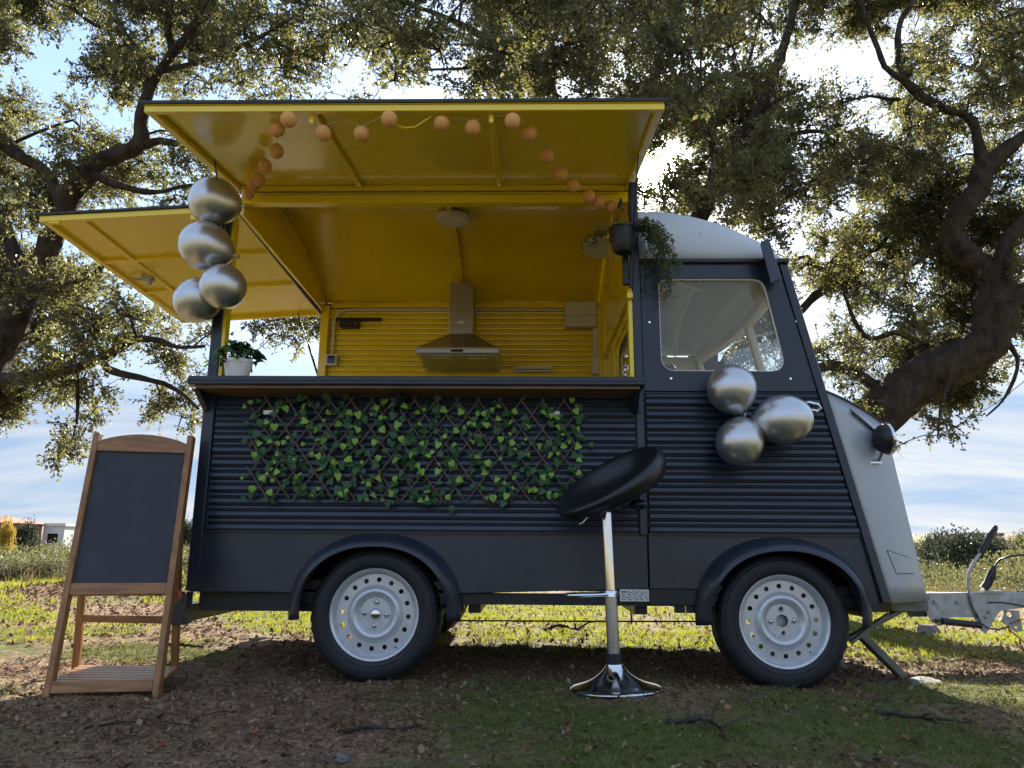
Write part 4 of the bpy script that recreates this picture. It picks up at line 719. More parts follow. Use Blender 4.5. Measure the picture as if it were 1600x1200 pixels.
# ------------------------------------------------------------ scrub, far trees and houses
def bush_mesh(name, seed, n=3800, shape=(1, 1, .75), leaf=.055, mat='scrub_leaf', lobes=9):
    r = np.random.default_rng(seed); lc = unit(r.normal(0, 1, (lobes, 3))) * .5 * np.array(shape); lc[:, 2] = np.abs(lc[:, 2]) * 1.1 + .18; lr = r.uniform(.30, .5, lobes)
    w = r.integers(0, lobes, n); d = unit(r.normal(0, 1, (n, 3))); d[:, 2] = np.where(d[:, 2] < -.3, -d[:, 2], d[:, 2])
    c = lc[w] + d * (lr[w] * r.uniform(.55, 1.08, n))[:, None] + .05 * r.normal(0, 1, (n, 3)); c[:, 2] = np.maximum(c[:, 2], .02)
    V, T = leaf_arrays(c, unit(d * .5 + r.normal(0, .6, (n, 3))), leaf * r.uniform(.6, 1.4, n), leaf * .6, r)
    return np_mesh(name, V, T, M[mat])
def make_bush(seed, mat='scrub_leaf', label='', group='', n=3800, leaf=.055, shape=(1, 1, .75)):
    root = empty('shrub'); tag(root, label, 'shrub', group)
    f = bush_mesh('foliage', seed, n, shape, leaf, mat); f.parent = root
    mb = MB(); rr = random.Random(seed)
    for k in range(7):
        a = rr.uniform(0, 6.28); p = Vector((0, 0, -.1)); pts = [p.copy()]
        for s in range(4): p = p + Vector((math.cos(a) * .11, math.sin(a) * .11, .17 + rr.uniform(-.04, .06))); a += rr.uniform(-.6, .6); pts.append(p.copy())
        mb.tube(pts, [.024, .018, .013, .009, .004], 4)
    mb.build('stem', M['twig'], root); return root
def copy_tree(o, parent=None):
    c = o.copy(); COL.objects.link(c); c.parent = parent
    for ch in list(o.children): copy_tree(ch, c)
    return c
protos = [make_bush(40 + i, 'scrub_leaf', shape=(1, 1, .75 if i % 2 else .6), leaf=.06 if i < 2 else .045) for i in range(4)]
used = set()
def bush(x, y, w, h, label, group, k=None):
    k = random.randrange(4) if k is None else k
    o = protos[k] if k not in used else copy_tree(protos[k]); used.add(k)
    o.location = (x, y, gz(x, y) - .05); o.scale = (w / 2, w / 2, h / 1.0); o.rotation_euler = (0, 0, random.uniform(0, 6.28)); tag(o, label, 'shrub', group); return o
random.seed(21)
VL, VG = 'grey green shrub in the scrub sloping away beyond the chalkboard', 'shrubs of the valley beyond the chalkboard'
for (px, d, top, w) in [(-10,13,858,3.0),(55,12.7,872,2.4),(118,12.5,868,2.2),(20,17,850,3.6),(95,18,858,3.2),(150,16,862,3.0),(205,14,880,2.4),(250,13,885,2.4),(-40,24,842,4.5),(40,26,848,4.2),(100,28,846,4.5),(160,24,848,4.0),(210,22,852,3.6),(270,20,855,3.2),(300,16,868,2.6),
                        (-30,38,838,6),(30,42,842,6),(80,45,840,6),(130,48,838,6),(180,42,840,6),(240,40,842,5.5),(300,38,842,5.5),(320,14.5,850,2.2),(295,15,858,2.0)]:
    ang = (px - 800) / 1156.0 * 1.02 - .0192; x = d * ang; y = d - 3.6
    zt = .65 + (852 - top) / 1156.0 * d; z0 = gz(x, y); bush(x, y, w, max(.5, (zt - z0)), VL, VG)
VL, VG = 'olive shrub in the scrub beyond the galvanised drawbar', 'shrubs beyond the drawbar'
for (px, d, top, w) in [(1440,13,895,2.0),(1480,14,888,2.2),(1535,14,872,2.4),(1585,13,862,2.4),(1630,14,850,3.0),(1450,20,878,2.8),(1510,22,880,2.6),(1565,22,852,3.4),(1610,24,842,4.0),(1420,28,868,3.6),(1470,30,888,3.0),(1550,32,845,5.0),(1400,11.5,915,1.5),(1475,11,915,1.5),(1545,11,905,1.6),(1600,10.8,900,1.6),(1420,40,852,5.0),(1580,40,836,6),(1640,38,836,6)]:
    ang = (px - 800) / 1156.0 * 1.02 - .0192; x = d * ang; y = d - 3.6
    zt = .65 + (852 - top) / 1156.0 * d; z0 = gz(x, y); bush(x, y, w, max(.45, (zt - z0)), VL, VG)
VL, VG = 'low grey shrub at the edge of the turf, seen beneath the trailer', 'low shrubs seen beneath the trailer'
for (px, d, top, w) in [(700,12.5,915,1.8),(760,12,925,1.5),(830,12.5,915,1.8),(900,12,925,1.6),(960,11.5,930,1.5),(1010,11.5,928,1.5),(1065,11.2,922,1.6),(1115,11,920,1.5),(1180,11,915,1.6),(1250,11,915,1.5),(1320,11,915,1.5),(640,13,910,2.0),(560,13,905,2.0),(470,13,905,2.0),(390,13,895,2.0)]:
    ang = (px - 800) / 1156.0 * 1.02 - .0192; x = d * ang; y = d - 3.6
    zt = .65 + (852 - top) / 1156.0 * d; z0 = gz(x, y); bush(x, y, w, max(.4, (zt - z0)), VL, VG)
VL, VG = 'rounded scrub oak on the far slope towards the horizon', 'scrub oaks on the far slope'
for k in range(34):
    px = (-60 + k * 24) if k < 17 else (1395 + (k - 17) * 15); d = 62 + (k * 37) % 48; top = 836 + (k * 13) % 10
    ang = (px - 800) / 1156.0 * 1.02 - .0192; x = d * ang; y = d - 3.6
    zt = .65 + (852 - top) / 1156.0 * d; z0 = gz(x, y); bush(x, y, 5.5 + (k * 7) % 4, max(1.6, zt - z0), VL, VG)
def far_tree(px, d, top, w, label, mat, seed, n=5200, leaf=.075, crown0=.38, lean=0):
    ang = (px - 800) / 1156.0 * 1.02 - .0192; x = d * ang; y = d - 3.6; z0 = gz(x, y) - .1; h = .65 + (852 - top) / 1156.0 * d - z0
    root = empty('far_tree', (x, y, z0)); tag(root, label, 'tree')
    f = bush_mesh('crown', seed, n, (1, 1, .7), leaf, mat, 14); f.parent = root; f.location = (0, 0, h * crown0); f.scale = (w / 2, w / 2, h * (1 - crown0))
    mb = MB(); rr = random.Random(seed)
    for k in range(5):
        a = rr.uniform(0, 6.28); p = Vector((rr.uniform(-.1, .1) * w, rr.uniform(-.1, .1) * w, 0)); pts = [p.copy()]
        for s in range(5): p = p + Vector((math.cos(a) * w * .055, math.sin(a) * w * .055, h * .15)); a += rr.uniform(-.5, .5); pts.append(p.copy())
        mb.tube(pts, [.035 * w, .028 * w, .022 * w, .016 * w, .01 * w, .005 * w], 6)
    mb.build('trunk', M['bark'], root, smooth=60); return root
far_tree(1480, 48, 829, 5.2, 'dark rounded oak with bare forked trunks below the white house', 'dark_oak_leaf', 61)
far_tree(1430, 55, 832, 4.2, 'dark oak half hidden behind the grey trailer nose', 'dark_oak_leaf', 62)
far_tree(1575, 60, 826, 6.0, 'pale olive tree rising behind the brake lever', 'scrub_leaf', 63)
far_tree(31, 70, 812, 2.0, 'yellow autumn tree beside the terracotta house', 'yellow_leaf', 64, 2600, .10, .3)
far_tree(62, 78, 814, 3.6, 'bushy dark tree between the terracotta house and the white house', 'dark_oak_leaf', 65)
far_tree(20, 98, 814, 4.0, 'dark tree standing behind the terracotta house', 'dark_oak_leaf', 66)
far_tree(172, 85, 822, 6.0, 'dark low tree at the foot of the white flat roofed house', 'dark_oak_leaf', 67)
far_tree(300, 80, 812, 4.5, 'small dark tree beside the grey hipped roof', 'dark_oak_leaf', 68)
M['terracotta_wall'] = surf('terracotta_render', (.42, .17, .085), .9, 0, .08, .6)
M['white_wall'] = surf('white_render', (.66, .63, .58), .9, 0, .06, .6)
M['roof_tile'] = surf('clay_tile', (.30, .115, .065), .85, 0, .3, 3, .5, 8, .05)
M['grey_tile'] = surf('grey_tile', (.16, .15, .15), .85, 0, .3, 3, .5, 8, .05)
def house(px, d, base, top, w, dep, label, wall, roof, kind, wins=3):
    ang = (px - 800) / 1156.0 * 1.02 - .0192; x = d * ang; y = d - 3.6; zb = gz(x, y) - .4; zt = .65 + (852 - top) / 1156.0 * d
    root = empty('house', (x, y, zb)); tag(root, label, 'house'); H = zt - zb
    MB().box(-w / 2, w / 2, 0, dep, 0, H).build('wall', M[wall], root)
    if kind == 'hip':
        e = .5; rh = w * .16; MB().add([(-w/2-e,-e,H), (w/2+e,-e,H), (w/2+e,dep+e,H), (-w/2-e,dep+e,H), (-w*.2,dep/2,H+rh), (w*.2,dep/2,H+rh)], [(0,1,5,4), (1,2,5), (2,3,4,5), (3,0,4), (3,2,1,0)]).build('roof', M[roof], root)
    else:
        MB().box(-w / 2 - .15, w / 2 + .15, -.15, dep + .15, H + .003, H + .35).build('roof', M[roof], root)
    for k in range(wins):
        cx = -w / 2 + w * (k + .5) / wins; fr = MB().box(cx - .75, cx + .75, -.08, -.003, H - 2.1, H - .75).build('window', M['white_plastic'], root)
        MB().box(cx - .62, cx + .62, -.11, -.083, H - 1.98, H - .87).build('pane', M['dark_glass'], fr)
house(-22, 82, 845, 817, 5, 8, 'terracotta house with a tiled roof beside the yellow tree', 'terracotta_wall', 'roof_tile', 'hip')
house(103, 90, 840, 823, 2.6, 4, 'white flat roofed house beyond the scrub', 'white_wall', 'white_wall', 'flat', 1)
house(292, 88, 850, 838, 6.5, 6, 'house with a grey hipped roof between the chalkboard and the trailer', 'white_wall', 'grey_tile', 'hip', 2)
house(1506, 95, 850, 838, 3.6, 6, 'white house with a red roof edge behind the dark rounded oak', 'white_wall', 'roof_tile', 'flat', 2)
house(1545, 100, 855, 845, 4.5, 6, 'white house behind the brake lever handle', 'white_wall', 'roof_tile', 'hip', 2)
# ------------------------------------------------------------ the trailer
TILT = R(0.4)
VT = Matrix.Translation((0, 0, .65)) @ Matrix.Rotation(TILT, 4, 'Y') @ Matrix.Translation((0, 0, -.65))
van = empty('food_trailer'); van.matrix_world = VT
tag(van, 'dark navy ribbed food trailer with raised yellow flaps and a grey nose', 'food trailer')
def W(p): return VT @ Vector(p)
YF = 1.95                              # far side
def apil(z): return 1.325 + (2.07 - z) * .217
def arc(cx, cz, rx, rz, a0, a1, n): return [(cx + rx * math.cos(R(a0 + (a1 - a0) * k / n)), cz + rz * math.sin(R(a0 + (a1 - a0) * k / n))) for k in range(n + 1)]
WX = (-.71, 1.19); WZ = (.333, .318)
# --- lower body sheets with the wheel openings
sk = [(-1.59, .425), (WX[0] - .36, .425)] + arc(WX[0], .335, .36, .335, 165, 15, 16) + [(WX[0] + .36, .425), (.572, .455), (.572, 1.398), (-1.59, 1.398)]
side = MB().plate(sk, (), .0, .012).build('side_panel', M['navy'], van, bevel=.003)
def rib_mesh(x0, x1a, x1b, z0, z1):      # one pressed rib: gentle top, undercut foot
    zs = [(0, z0 + .000), (-.017, z0 + .001), (-.019, z0 + .006), (-.016, z1 - .008), (0, z1)]
    m = MB(); v = []
    for xa, xb, e in ((x0, x0, 0),):
        pass
    P = []
    for (y, z) in zs:
        P.append([(x0 + .002 + (.004 if y else 0), y - .0005, z), ((x1a + (x1b - x1a) * (z - z0) / (z1 - z0)) - (.004 if y else 0), y - .0005, z)])
    m.grid([[p[0], p[1]] for p in P])
    n = len(P)
    m.add([p[0] for p in P], [tuple(range(n))]); m.add([p[1] for p in P], [tuple(reversed(range(n)))])
    return m
NP = 11; z_lo, z_hi = .712, 1.392; pitch = (z_hi - z_lo) / NP
def ribs(x0, xa, parent, top=None):
    for k in range(NP):
        for h, (a, b) in enumerate(((.002, .0335), (.0365, .0605))):
            z0 = z_lo + k * pitch + a; z1 = z_lo + k * pitch + b * pitch / .0625
            m = rib_mesh(x0, xa(z0), xa(z1), z0, z1)
            if h: m.v = [(x, y * .62, z) for x, y, z in m.v]
            m.build('rib', M['navy'], parent, smooth=25)
ribs(-1.545, lambda z: .532, side)
MB().box(-1.545, .532, -.012, .0, .700, .711).build('seam_trim', M['black'], side)
# corner and door posts
MB().box(-1.605, -1.548, -.022, .05, .43, 1.395).box(-1.605, -1.553, -.015, .045, 1.3955, 2.36).build('corner_post', M['navy'], van, bevel=.004)
MB().box(-1.5525, -1.535, -.008, .043, 1.42, 2.34).build('post_lining', M['yellow'], van)
MB().box(.536, .574, -.024, .03, .70, 1.40).box(.534, .576, -.018, .06, 1.40, 2.52).build('door_post', M['navy'], van, bevel=.004)
MB().box(.512, .5335, -.012, .05, 1.42, 2.0).build('door_post_lining', M['yellow'], van, bevel=.002)
MB().box(.545, .566, -.033, -.024, 1.285, 1.345).build('hinge', M['navy'], van, bevel=.002)
# --- cab side
cs_ = [(.578, .455), (WX[1] - .36, .455)] + arc(WX[1], .325, .36, .34, 158, 8, 16) + [(apil(.40) - .05, .40), (apil(1.398) - .002, 1.398), (.578, 1.398)]
door = MB().plate(cs_, (), 0, .012).build('cab_side', M['navy'], van, bevel=.003)
ribs(.580, lambda z: apil(z) - .045, door)
MB().hexa([(.578, -.012, .700), (apil(.7) - .05, -.012, .700), (apil(.7) - .05, 0, .700), (.578, 0, .700), (.578, -.012, .711), (apil(.71) - .05, -.012, .711), (apil(.71) - .05, 0, .711), (.578, 0, .711)]).build('seam_trim', M['black'], door)
for q_ in ([(.576, .385), (WX[1] - .36, .385), (WX[1] - .36, .452), (.576, .452)], [(WX[1] + .36, .385), (apil(.385) - .03, .385), (apil(.452) - .045, .452), (WX[1] + .36, .452)]): MB().plate(q_, (), .006, .02).build('sill', M['black'], door)
win = rounded([(.668, 1.502), (1.289, 1.500), (1.203, 1.985), (.668, 1.985)], [.075, .07, .07, .05], 6)
up = MB().plate([(.578, 1.3985), (apil(1.3985) - .045, 1.3985), (apil(2.062) - .045, 2.062), (.578, 2.062)], [win], -.010, .012).build('window_panel', M['navy'], van, bevel=.002)
MB().plate(rounded([(.660, 1.494), (1.298, 1.492), (1.210, 1.993), (.660, 1.993)], [.08, .075, .075, .055], 6), (), .0125, .016).build('glass', M['glass'], up)
MB().plate(rounded([(.664, 1.498), (1.294, 1.496), (1.206, 1.989), (.664, 1.989)], [.08, .075, .075, .055], 6), [rounded([(.672, 1.506), (1.284, 1.504), (1.199, 1.981), (.672, 1.981)], [.07, .065, .065, .045], 6)], -.004, .010).build('window_seal', M['white_plastic'], up)
for x, z in ((.616, 1.752), (.713, 1.462), (1.352, 1.757), (1.300, 1.462)):
    MB().lathe([(0, .006), (.006, .005), (.008, 0)], 12, Matrix.Translation((x, -.010, z)) @ Matrix.Rotation(R(90), 4, 'X')).build('bolt', M['chrome'], up, smooth=40)
MB().hexa([(apil(.40) - .043, -.020, .40), (apil(.40), -.016, .40), (apil(.40), .03, .40), (apil(.40) - .043, .02, .40), (apil(2.06) - .043, -.020, 2.06), (apil(2.06), -.016, 2.06), (apil(2.06), .03, 2.06), (apil(2.06) - .043, .02, 2.06)]).build('front_pillar', M['navy'], van, bevel=.004)
MB().box(.578, 1.335, -.03, .02, 2.066, 2.088).build('gutter', M['black'], van, bevel=.004)
hd = MB().tube([(1.345, -.02, 1.335), (1.365, -.055, 1.335), (1.405, -.06, 1.325), (1.418, -.055, 1.305), (1.40, -.055, 1.292), (1.372, -.05, 1.300)], .009, 8).build('door_handle', M['chrome'], van, smooth=50)
# --- cab roof: barrel, falling to the front
def hx(x): return float(np.interp(x, [.55, .623, .775, .914, 1.047, 1.139, 1.253, 1.335], [.528, .525, .515, .48, .425, .36, .25, .03]))
rows = []
for x in np.linspace(.578, 1.335, 22):
    row = []
    for t in np.linspace(0, 1, 33):
        Y = YF / 2 * (1 - math.cos(math.pi * t)); u = abs(1 - Y / (YF / 2)); row.append((x, Y, 2.085 + hx(x) * max(0, 1 - u ** 2.4) ** (1 / 2.4)))
    rows.append(row)
MB().grid(rows).build('cab_roof', M['white_roof'], van, smooth=60, solid=.012)
for x, y, z in ((.905, .03, 2.255), (.907, .03, 2.237)): MB().sphere((x, y - .005, z), .004, 8, 6).build('bolt', M['chrome'], van, smooth=60)
# windscreen, with a centre bar
def wsp(y, z): return (apil(z) + .10 * (1 - ((y - YF / 2) / (YF / 2)) ** 2) - .02, y, z)
fr = MB()
for a, b in (((.02, 1.42), (.02, 2.05)), ((YF - .02, 1.42), (YF - .02, 2.05)), ((.975, 1.42), (.975, 2.05))):
    fr.bar(wsp(*a), wsp(*b), .05, .04, (1, 0, 0))
for z in (1.43, 2.05):
    for k in range(8): fr.bar(wsp(.02 + 1.91 * k / 8, z), wsp(.02 + 1.91 * (k + 1) / 8, z), .05, .06, (1, 0, 0))
wf = fr.build('windscreen_frame', M['cream'], van)
for y0, y1 in ((.045, .95), (1.0, YF - .045)):
    MB().grid([[wsp(y0 + (y1 - y0) * k / 6, z) for k in range(7)] for z in (1.45, 1.74, 2.03)]).build('windscreen', M['clear_glass'], wf, solid=.004)
MB().grid([[(1.33, YF * k / 16, 2.078 + hx(1.33) * max(0, 1 - abs(1 - 2 * k / 16) ** 2.4) ** (1 / 2.4)) for k in range(17)], [(wsp(YF * k / 16, 2.05)[0] + .03, YF * k / 16, 2.075) for k in range(17)], [(wsp(YF * k / 16, 2.05)[0] + .025, YF * k / 16, 2.03) for k in range(17)]]).build('roof_visor', M['white_roof'], van, smooth=60, solid=.01)
# far side of the cab with its window; lining, roof beams
MB().plate([(.578, .44), (apil(.44), .44), (apil(2.07), 2.07), (.578, 2.07)], [rounded([(.69, 1.55), (1.22, 1.55), (1.14, 2.02), (.69, 2.02)], .05, 4)], YF - .02, YF).build('cab_far_side', [M['cream']], van)
MB().plate([(.69, 1.55), (1.22, 1.55), (1.14, 2.02), (.69, 2.02)], (), YF - .012, YF - .008).build('far_window', M['clear_glass'], van)
MB().box(.90, .925, YF - .04, YF - .021, 1.55, 2.02).build('window_bar', M['cream'], van)
for x in (.95, 1.12):
    MB().tube([(x, YF / 2 * (1 - .93 * math.cos(math.pi * t)), 2.00 + (hx(x) - .02) * max(0, 1 - abs(math.cos(math.pi * t)) ** 2.4) ** (1 / 2.4)) for t in np.linspace(.07, .93, 15)], .022, 6).build('roof_beam', M['cream'], van, smooth=50)
for y, za, zb2 in ((.98, 2.50, 2.28), (.45, 2.42, 2.22)): MB().bar((.60, y, za), (1.13, y, zb2), .05, .03).build('roof_rail', M['cream'], van)
MB().box(.585, 1.55, .03, YF - .03, .43, .47).build('cab_floor', M['black'], van)
MB().box(.70, 1.05, .15, 1.8, .47, .85).box(.66, .76, .15, 1.8, .85, 1.32).build('seat_bench', M['leatherette'], van, bevel=.03)
# --- nose
def nl(t, z):     # side of the nose: t 0 at the pillar, 1 at the front edge
    x0 = apil(z); xf = 1.852 + (1.268 - z) * .1415; b = math.sin(math.pi * t) * .012
    return (x0 + (xf - x0) * t + b * .4, .0 + .22 * t ** 1.25 - b * .35, z)
def ntop(t): return 1.402 - .134 * t
rows = [[nl(t, .40 + (ntop(t) - .40) * s) for t in np.linspace(0, 1, 13)] for s in np.linspace(0, 1, 13)]
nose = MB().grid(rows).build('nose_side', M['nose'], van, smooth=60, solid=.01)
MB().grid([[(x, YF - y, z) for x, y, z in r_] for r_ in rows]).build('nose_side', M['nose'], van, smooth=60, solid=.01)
front = [[(nl(1, .40 + (ntop(1) - .4) * s)[0] + .008 * (1 - (2 * w - 1) ** 4), .22 + (YF - .44) * w, .40 + (ntop(1) - .4) * s) for w in np.linspace(0, 1, 13)] for s in np.linspace(0, 1, 9)]
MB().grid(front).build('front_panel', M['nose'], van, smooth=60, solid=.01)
hood = []
for w in np.linspace(0, 1, 15):
    y0 = .012 + (YF - .024) * w; row = []
    for t in np.linspace(0, 1, 9):
        e = nl(t, ntop(t)); ya = e[1]; yy = ya + (YF - 2 * ya) * w; bulge = .022 * (1 - abs(2 * w - 1) ** 3)
        row.append((e[0] + (.008 * (1 - (2 * w - 1) ** 4)) * t, yy, e[2] + bulge * (1 - .3 * t) * (1 if t < 1 else 0) * .6))
    hood.append(row)
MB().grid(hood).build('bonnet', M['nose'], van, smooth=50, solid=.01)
MB().tube([nl(t, ntop(t) + .002) for t in np.linspace(0, 1, 9)], .006, 6).build('bonnet_seam', M['black'], van)
for k in range(13):                       # slanted black bars painted for the shade in the slits between louvers
    t0 = .30 + .035 * k; zc_ = 1.325 - .0085 * k
    a, b = nl(t0, zc_ - .004), nl(t0 + .022, zc_ - .036)
    MB().bar((a[0] + .003, a[1] - .007, a[2]), (b[0] + .003, b[1] - .007, b[2]), .0052, .005, (0, -1, .2)).build('louver_shade', M['black'], nose)
MB().tube([nl(t, z) for t, z in ((.23, .64), (.26, .585), (.29, .53), (.40, .53), (.51, .53), (.62, .53), (.74, .53))], .0024, 5).tube([nl(t, z) for t, z in ((.23, .64), (.36, .630), (.5, .620), (.62, .611), (.74, .602))], .0016, 5).build('access_hatch', M['black'], nose)
HL = Vector((1.752, .05, 1.172)); HM = Matrix.Translation(HL) @ Matrix.Rotation(R(90 - 6), 4, 'Y') @ Matrix.Rotation(R(0), 4, 'X')
hl = MB().lathe([(.0, -.042), (.03, -.039), (.055, -.026), (.070, -.006), (.076, .012)], 28, HM).build('headlight', M['black'], van, smooth=50)
MB().lathe([(.076, .010), (.081, .014), (.081, .026), (.072, .032)], 28, HM).build('rim', M['chrome'], hl, smooth=40)
MB().lathe([(.0, .052), (.035, .047), (.062, .036), (.074, .030)], 28, HM).build('lens', M['clear_glass'], hl, smooth=60)
MB().lathe([(.0, -.02), (.04, -.005), (.072, .026)], 28, HM).build('reflector', M['chrome'], hl, smooth=60)
MB().tube([HL + Vector((-.015, .0, -.07)), HL + Vector((-.022, .02, -.10)), HL + Vector((-.03, .09, -.105))], .009, 8).box(HL.x - .075, HL.x - .005, HL.y + .02, HL.y + .08, HL.z - .116, HL.z - .108).build('bracket', M['chrome'], hl, smooth=40)
# slab shaped mirror on the cab corner
mi = MB().hexa([(1.196, -.13, 1.915), (1.262, -.10, 1.955), (1.272, -.05, 1.965), (1.215, -.075, 1.925), (1.160, -.13, 2.135), (1.214, -.10, 2.165), (1.226, -.05, 2.17), (1.175, -.075, 2.14)]).build('mirror', M['navy'], van, bevel=.004)
MB().bar((1.235, -.06, 2.06), (1.30, .0, 2.075), .02, .012).build('mirror_bracket', M['black'], mi)
# --- counter
ct = MB().box(-1.612, .556, -.205, .24, 1.385, 1.428)
ct = ct.build('counter', M['navy'], van, bevel=.006)
MB().box(-1.58, .53, -.186, .22, 1.372, 1.3845).build('underside', M['ply'], ct)
MB().box(-1.6125, .5565, -.2085, -.2052, 1.404, 1.408).build('edge_groove', M['black'], ct)
for x in (-1.585, -.62, .525):
    MB().hexa([(x - .012, -.018, 1.285), (x + .012, -.018, 1.285), (x + .012, -.022, 1.372), (x - .012, -.022, 1.372), (x - .012, -.030, 1.285), (x + .012, -.030, 1.285), (x + .012, -.17, 1.372), (x - .012, -.17, 1.372)]).build('bracket', M['navy'], ct)
# --- box: floor, far wall of yellow boards, ends, arched ceiling
MB().box(-1.58, .56, .03, YF - .05, .44, .48).build('floor', M['black'], van)
fw = MB().box(-1.60, .575, YF - .02, YF, .42, 2.50).build('far_wall', M['navy'], van)
ns = 26; zb, zt_ = 1.36, 2.455; ph = (zt_ - zb) / ns
for k in range(ns):
    z0 = zb + k * ph
    MB().add([(-1.54, YF - .0205, z0), (.56, YF - .0205, z0), (.56, YF - .027, z0 + .003), (-1.54, YF - .027, z0 + .003), (-1.54, YF - .0285, z0 + .012), (.56, YF - .0285, z0 + .012), (-1.54, YF - .0255, z0 + ph - .003), (.56, YF - .0255, z0 + ph - .003), (-1.54, YF - .0205, z0 + ph - .002), (.56, YF - .0205, z0 + ph - .002)],
             [(0, 1, 2, 3), (3, 2, 5, 4), (4, 5, 7, 6), (6, 7, 9, 8)]).build('slat', M['yellow'], fw, fix=False)
MB().box(-1.603, -1.541, YF - .075, YF - .001, .43, 2.47).build('far_corner_post', M['yellow'], van, bevel=.004)
MB().box(-1.54, .56, YF - .045, YF - .0205, 2.458, 2.50).build('cornice_rail', M['yellow'], van, bevel=.004)
gab = [(.20, 2.535), (.479, 2.70), (.72, 2.765), (.956, 2.787), (1.316, 2.745), (1.669, 2.636), (1.94, 2.505)]
gsp = [(float(y), float(np.interp(y, [g[0] for g in gab], [g[1] for g in gab]))) for y in np.linspace(.2, 1.94, 25)]
gsm = []
for i, (y, z) in enumerate(gsp):
    zz = np.mean([gsp[max(0, min(24, i + d))][1] for d in (-2, -1, 0, 1, 2)]) if 2 <= i <= 22 else z; gsm.append((y, float(zz)))
MB().plate([(.20, 2.44)] + [(y, z) for y, z in gsm] + [(1.94, 2.42)], (), -1.583, -1.603, fn=lambda u, v, w: (w, u, v)).build('gable', M['yellow'], van)
cg = [[(x, y, z) for y, z in gsm] for x in np.linspace(-1.605, .572, 12)]
cl_ = MB().grid(cg).build('ceiling', M['yellow'], van, smooth=60)
MB().grid([[(x, y, z + .03) for y, z in gsm] for x in np.linspace(-1.62, .58, 6)]).build('roof', M['black'], van, smooth=60)
MB().tube([(-1.575, y, z - .006) for y, z in gsm], .009, 6).build('gable_trim', M['yellow'], van, smooth=60)
for xb in (-.50,):
    b_ = MB()
    for (y0, z0), (y1, z1) in zip(gsm[:-1], gsm[1:]): b_.bar((xb, y0, z0 - .014), (xb, y1, z1 - .014), .030, .026)
    b_.build('ceiling_beam', M['yellow'], cl_)
MB().box(-1.60, .57, .1975, .262, 2.5715, 2.612).build('roof_header', M['black'], van)
MB().box(-1.60, .57, .19, .245, 2.505, 2.570).build('hinge_rail', M['yellow'], van, bevel=.004)
MB().box(-1.50, .50, .182, .1895, 2.548, 2.556).build('hinge_strip', M['chrome'], van)
# partition to the cab with its window
pw = [(.04, .46), (YF - .05, .46), (YF - .05, 2.46)] + [(y, z - .01) for y, z in reversed(gsm[1:])] + [(.04, 2.44)]
pt = MB().plate(pw, [rounded([(.24, 1.52), (.72, 1.52), (.72, 1.80), (.24, 1.80)], .07, 5)], .562, .574, fn=lambda u, v, w: (w, u, v)).build('partition', M['yellow'], van)
MB().plate([(.10, 1.44), (1.02, 1.44), (1.02, 1.93), (.10, 1.93)], [[(.16, 1.47), (.95, 1.47), (.95, 1.88), (.16, 1.88)]], .552, .5615, fn=lambda u, v, w: (w, u, v)).build('window_frame', M['yellow'], pt, bevel=.003)
MB().plate(rounded([(.22, 1.50), (.74, 1.50), (.74, 1.82), (.22, 1.82)], .08, 5), [rounded([(.25, 1.53), (.71, 1.53), (.71, 1.79), (.25, 1.79)], .06, 5)], .556, .5615, fn=lambda u, v, w: (w, u, v)).build('window_seal', M['black'], pt)
MB().plate([(.24, 1.52), (.72, 1.52), (.72, 1.80), (.24, 1.80)], (), .567, .569, fn=lambda u, v, w: (w, u, v)).build('pane', M['clear_glass'], pt)
MB().box(.535, .5615, .12, 1.5, 1.945, 1.965).box(.548, .5615, 1.50, 1.53, 1.45, 2.45).build('moulding', M['yellow'], pt)
MB().box(.540, .5615, YF - .12, YF - .05, .5, 2.45).build('corner_trim', M['yellow'], pt)
# rear end below the opening
MB().box(-1.603, -1.590, .03, YF - .08, .43, 1.395).build('rear_wall', M['navy'], van)
# --- raised side flap
y0f, y1f = .195, -.80; zf0, zf1 = 2.575, 2.445; XL, XR = -1.635, .575
def fz(y): return zf0 + (zf1 - zf0) * (y0f - y) / (y0f - y1f)
flap = MB().hexa([(XL - .02, y1f - .012, fz(y1f) + .0305), (XR + .015, y1f - .012, fz(y1f) + .0305), (XR + .015, y0f, fz(y0f) + .0305), (XL - .02, y0f, fz(y0f) + .0305), (XL - .02, y1f - .012, fz(y1f) + .044), (XR + .015, y1f - .012, fz(y1f) + .044), (XR + .015, y0f, fz(y0f) + .044), (XL - .02, y0f, fz(y0f) + .044)]).build('side_flap', M['black'], van)
MB().grid([[(x, y, fz(y) + .028) for x in (XL, XR)] for y in (y1f, y0f)]).build('lining', M['yellow'], flap, solid=.004)
def flapbox(x0, x1, ya, yb, d0, d1): return [(x0, ya, fz(ya) + d0), (x1, ya, fz(ya) + d0), (x1, yb, fz(yb) + d0), (x0, yb, fz(yb) + d0), (x0, ya, fz(ya) + d1), (x1, ya, fz(ya) + d1), (x1, yb, fz(yb) + d1), (x0, yb, fz(yb) + d1)]
MB().hexa(flapbox(XL, XR, y1f, y1f + .03, -.004, .026)).build('front_lip', M['yellow'], flap, bevel=.003)
for x in (XL, XR - .035): MB().hexa(flapbox(x, x + .035, y1f + .031, y0f, .000, .026)).build('end_lip', M['yellow'], flap, bevel=.003)
MB().hexa(flapbox(XL + .036, XR - .036, y0f - .035, y0f, -.002, .026)).build('hinge_lip', M['yellow'], flap, bevel=.003)
for x in (-.925, -.155): MB().hexa(flapbox(x - .014, x + .014, y1f + .031, y0f - .036, .004, .026)).build('stiffener', M['yellow'], flap, bevel=.003)
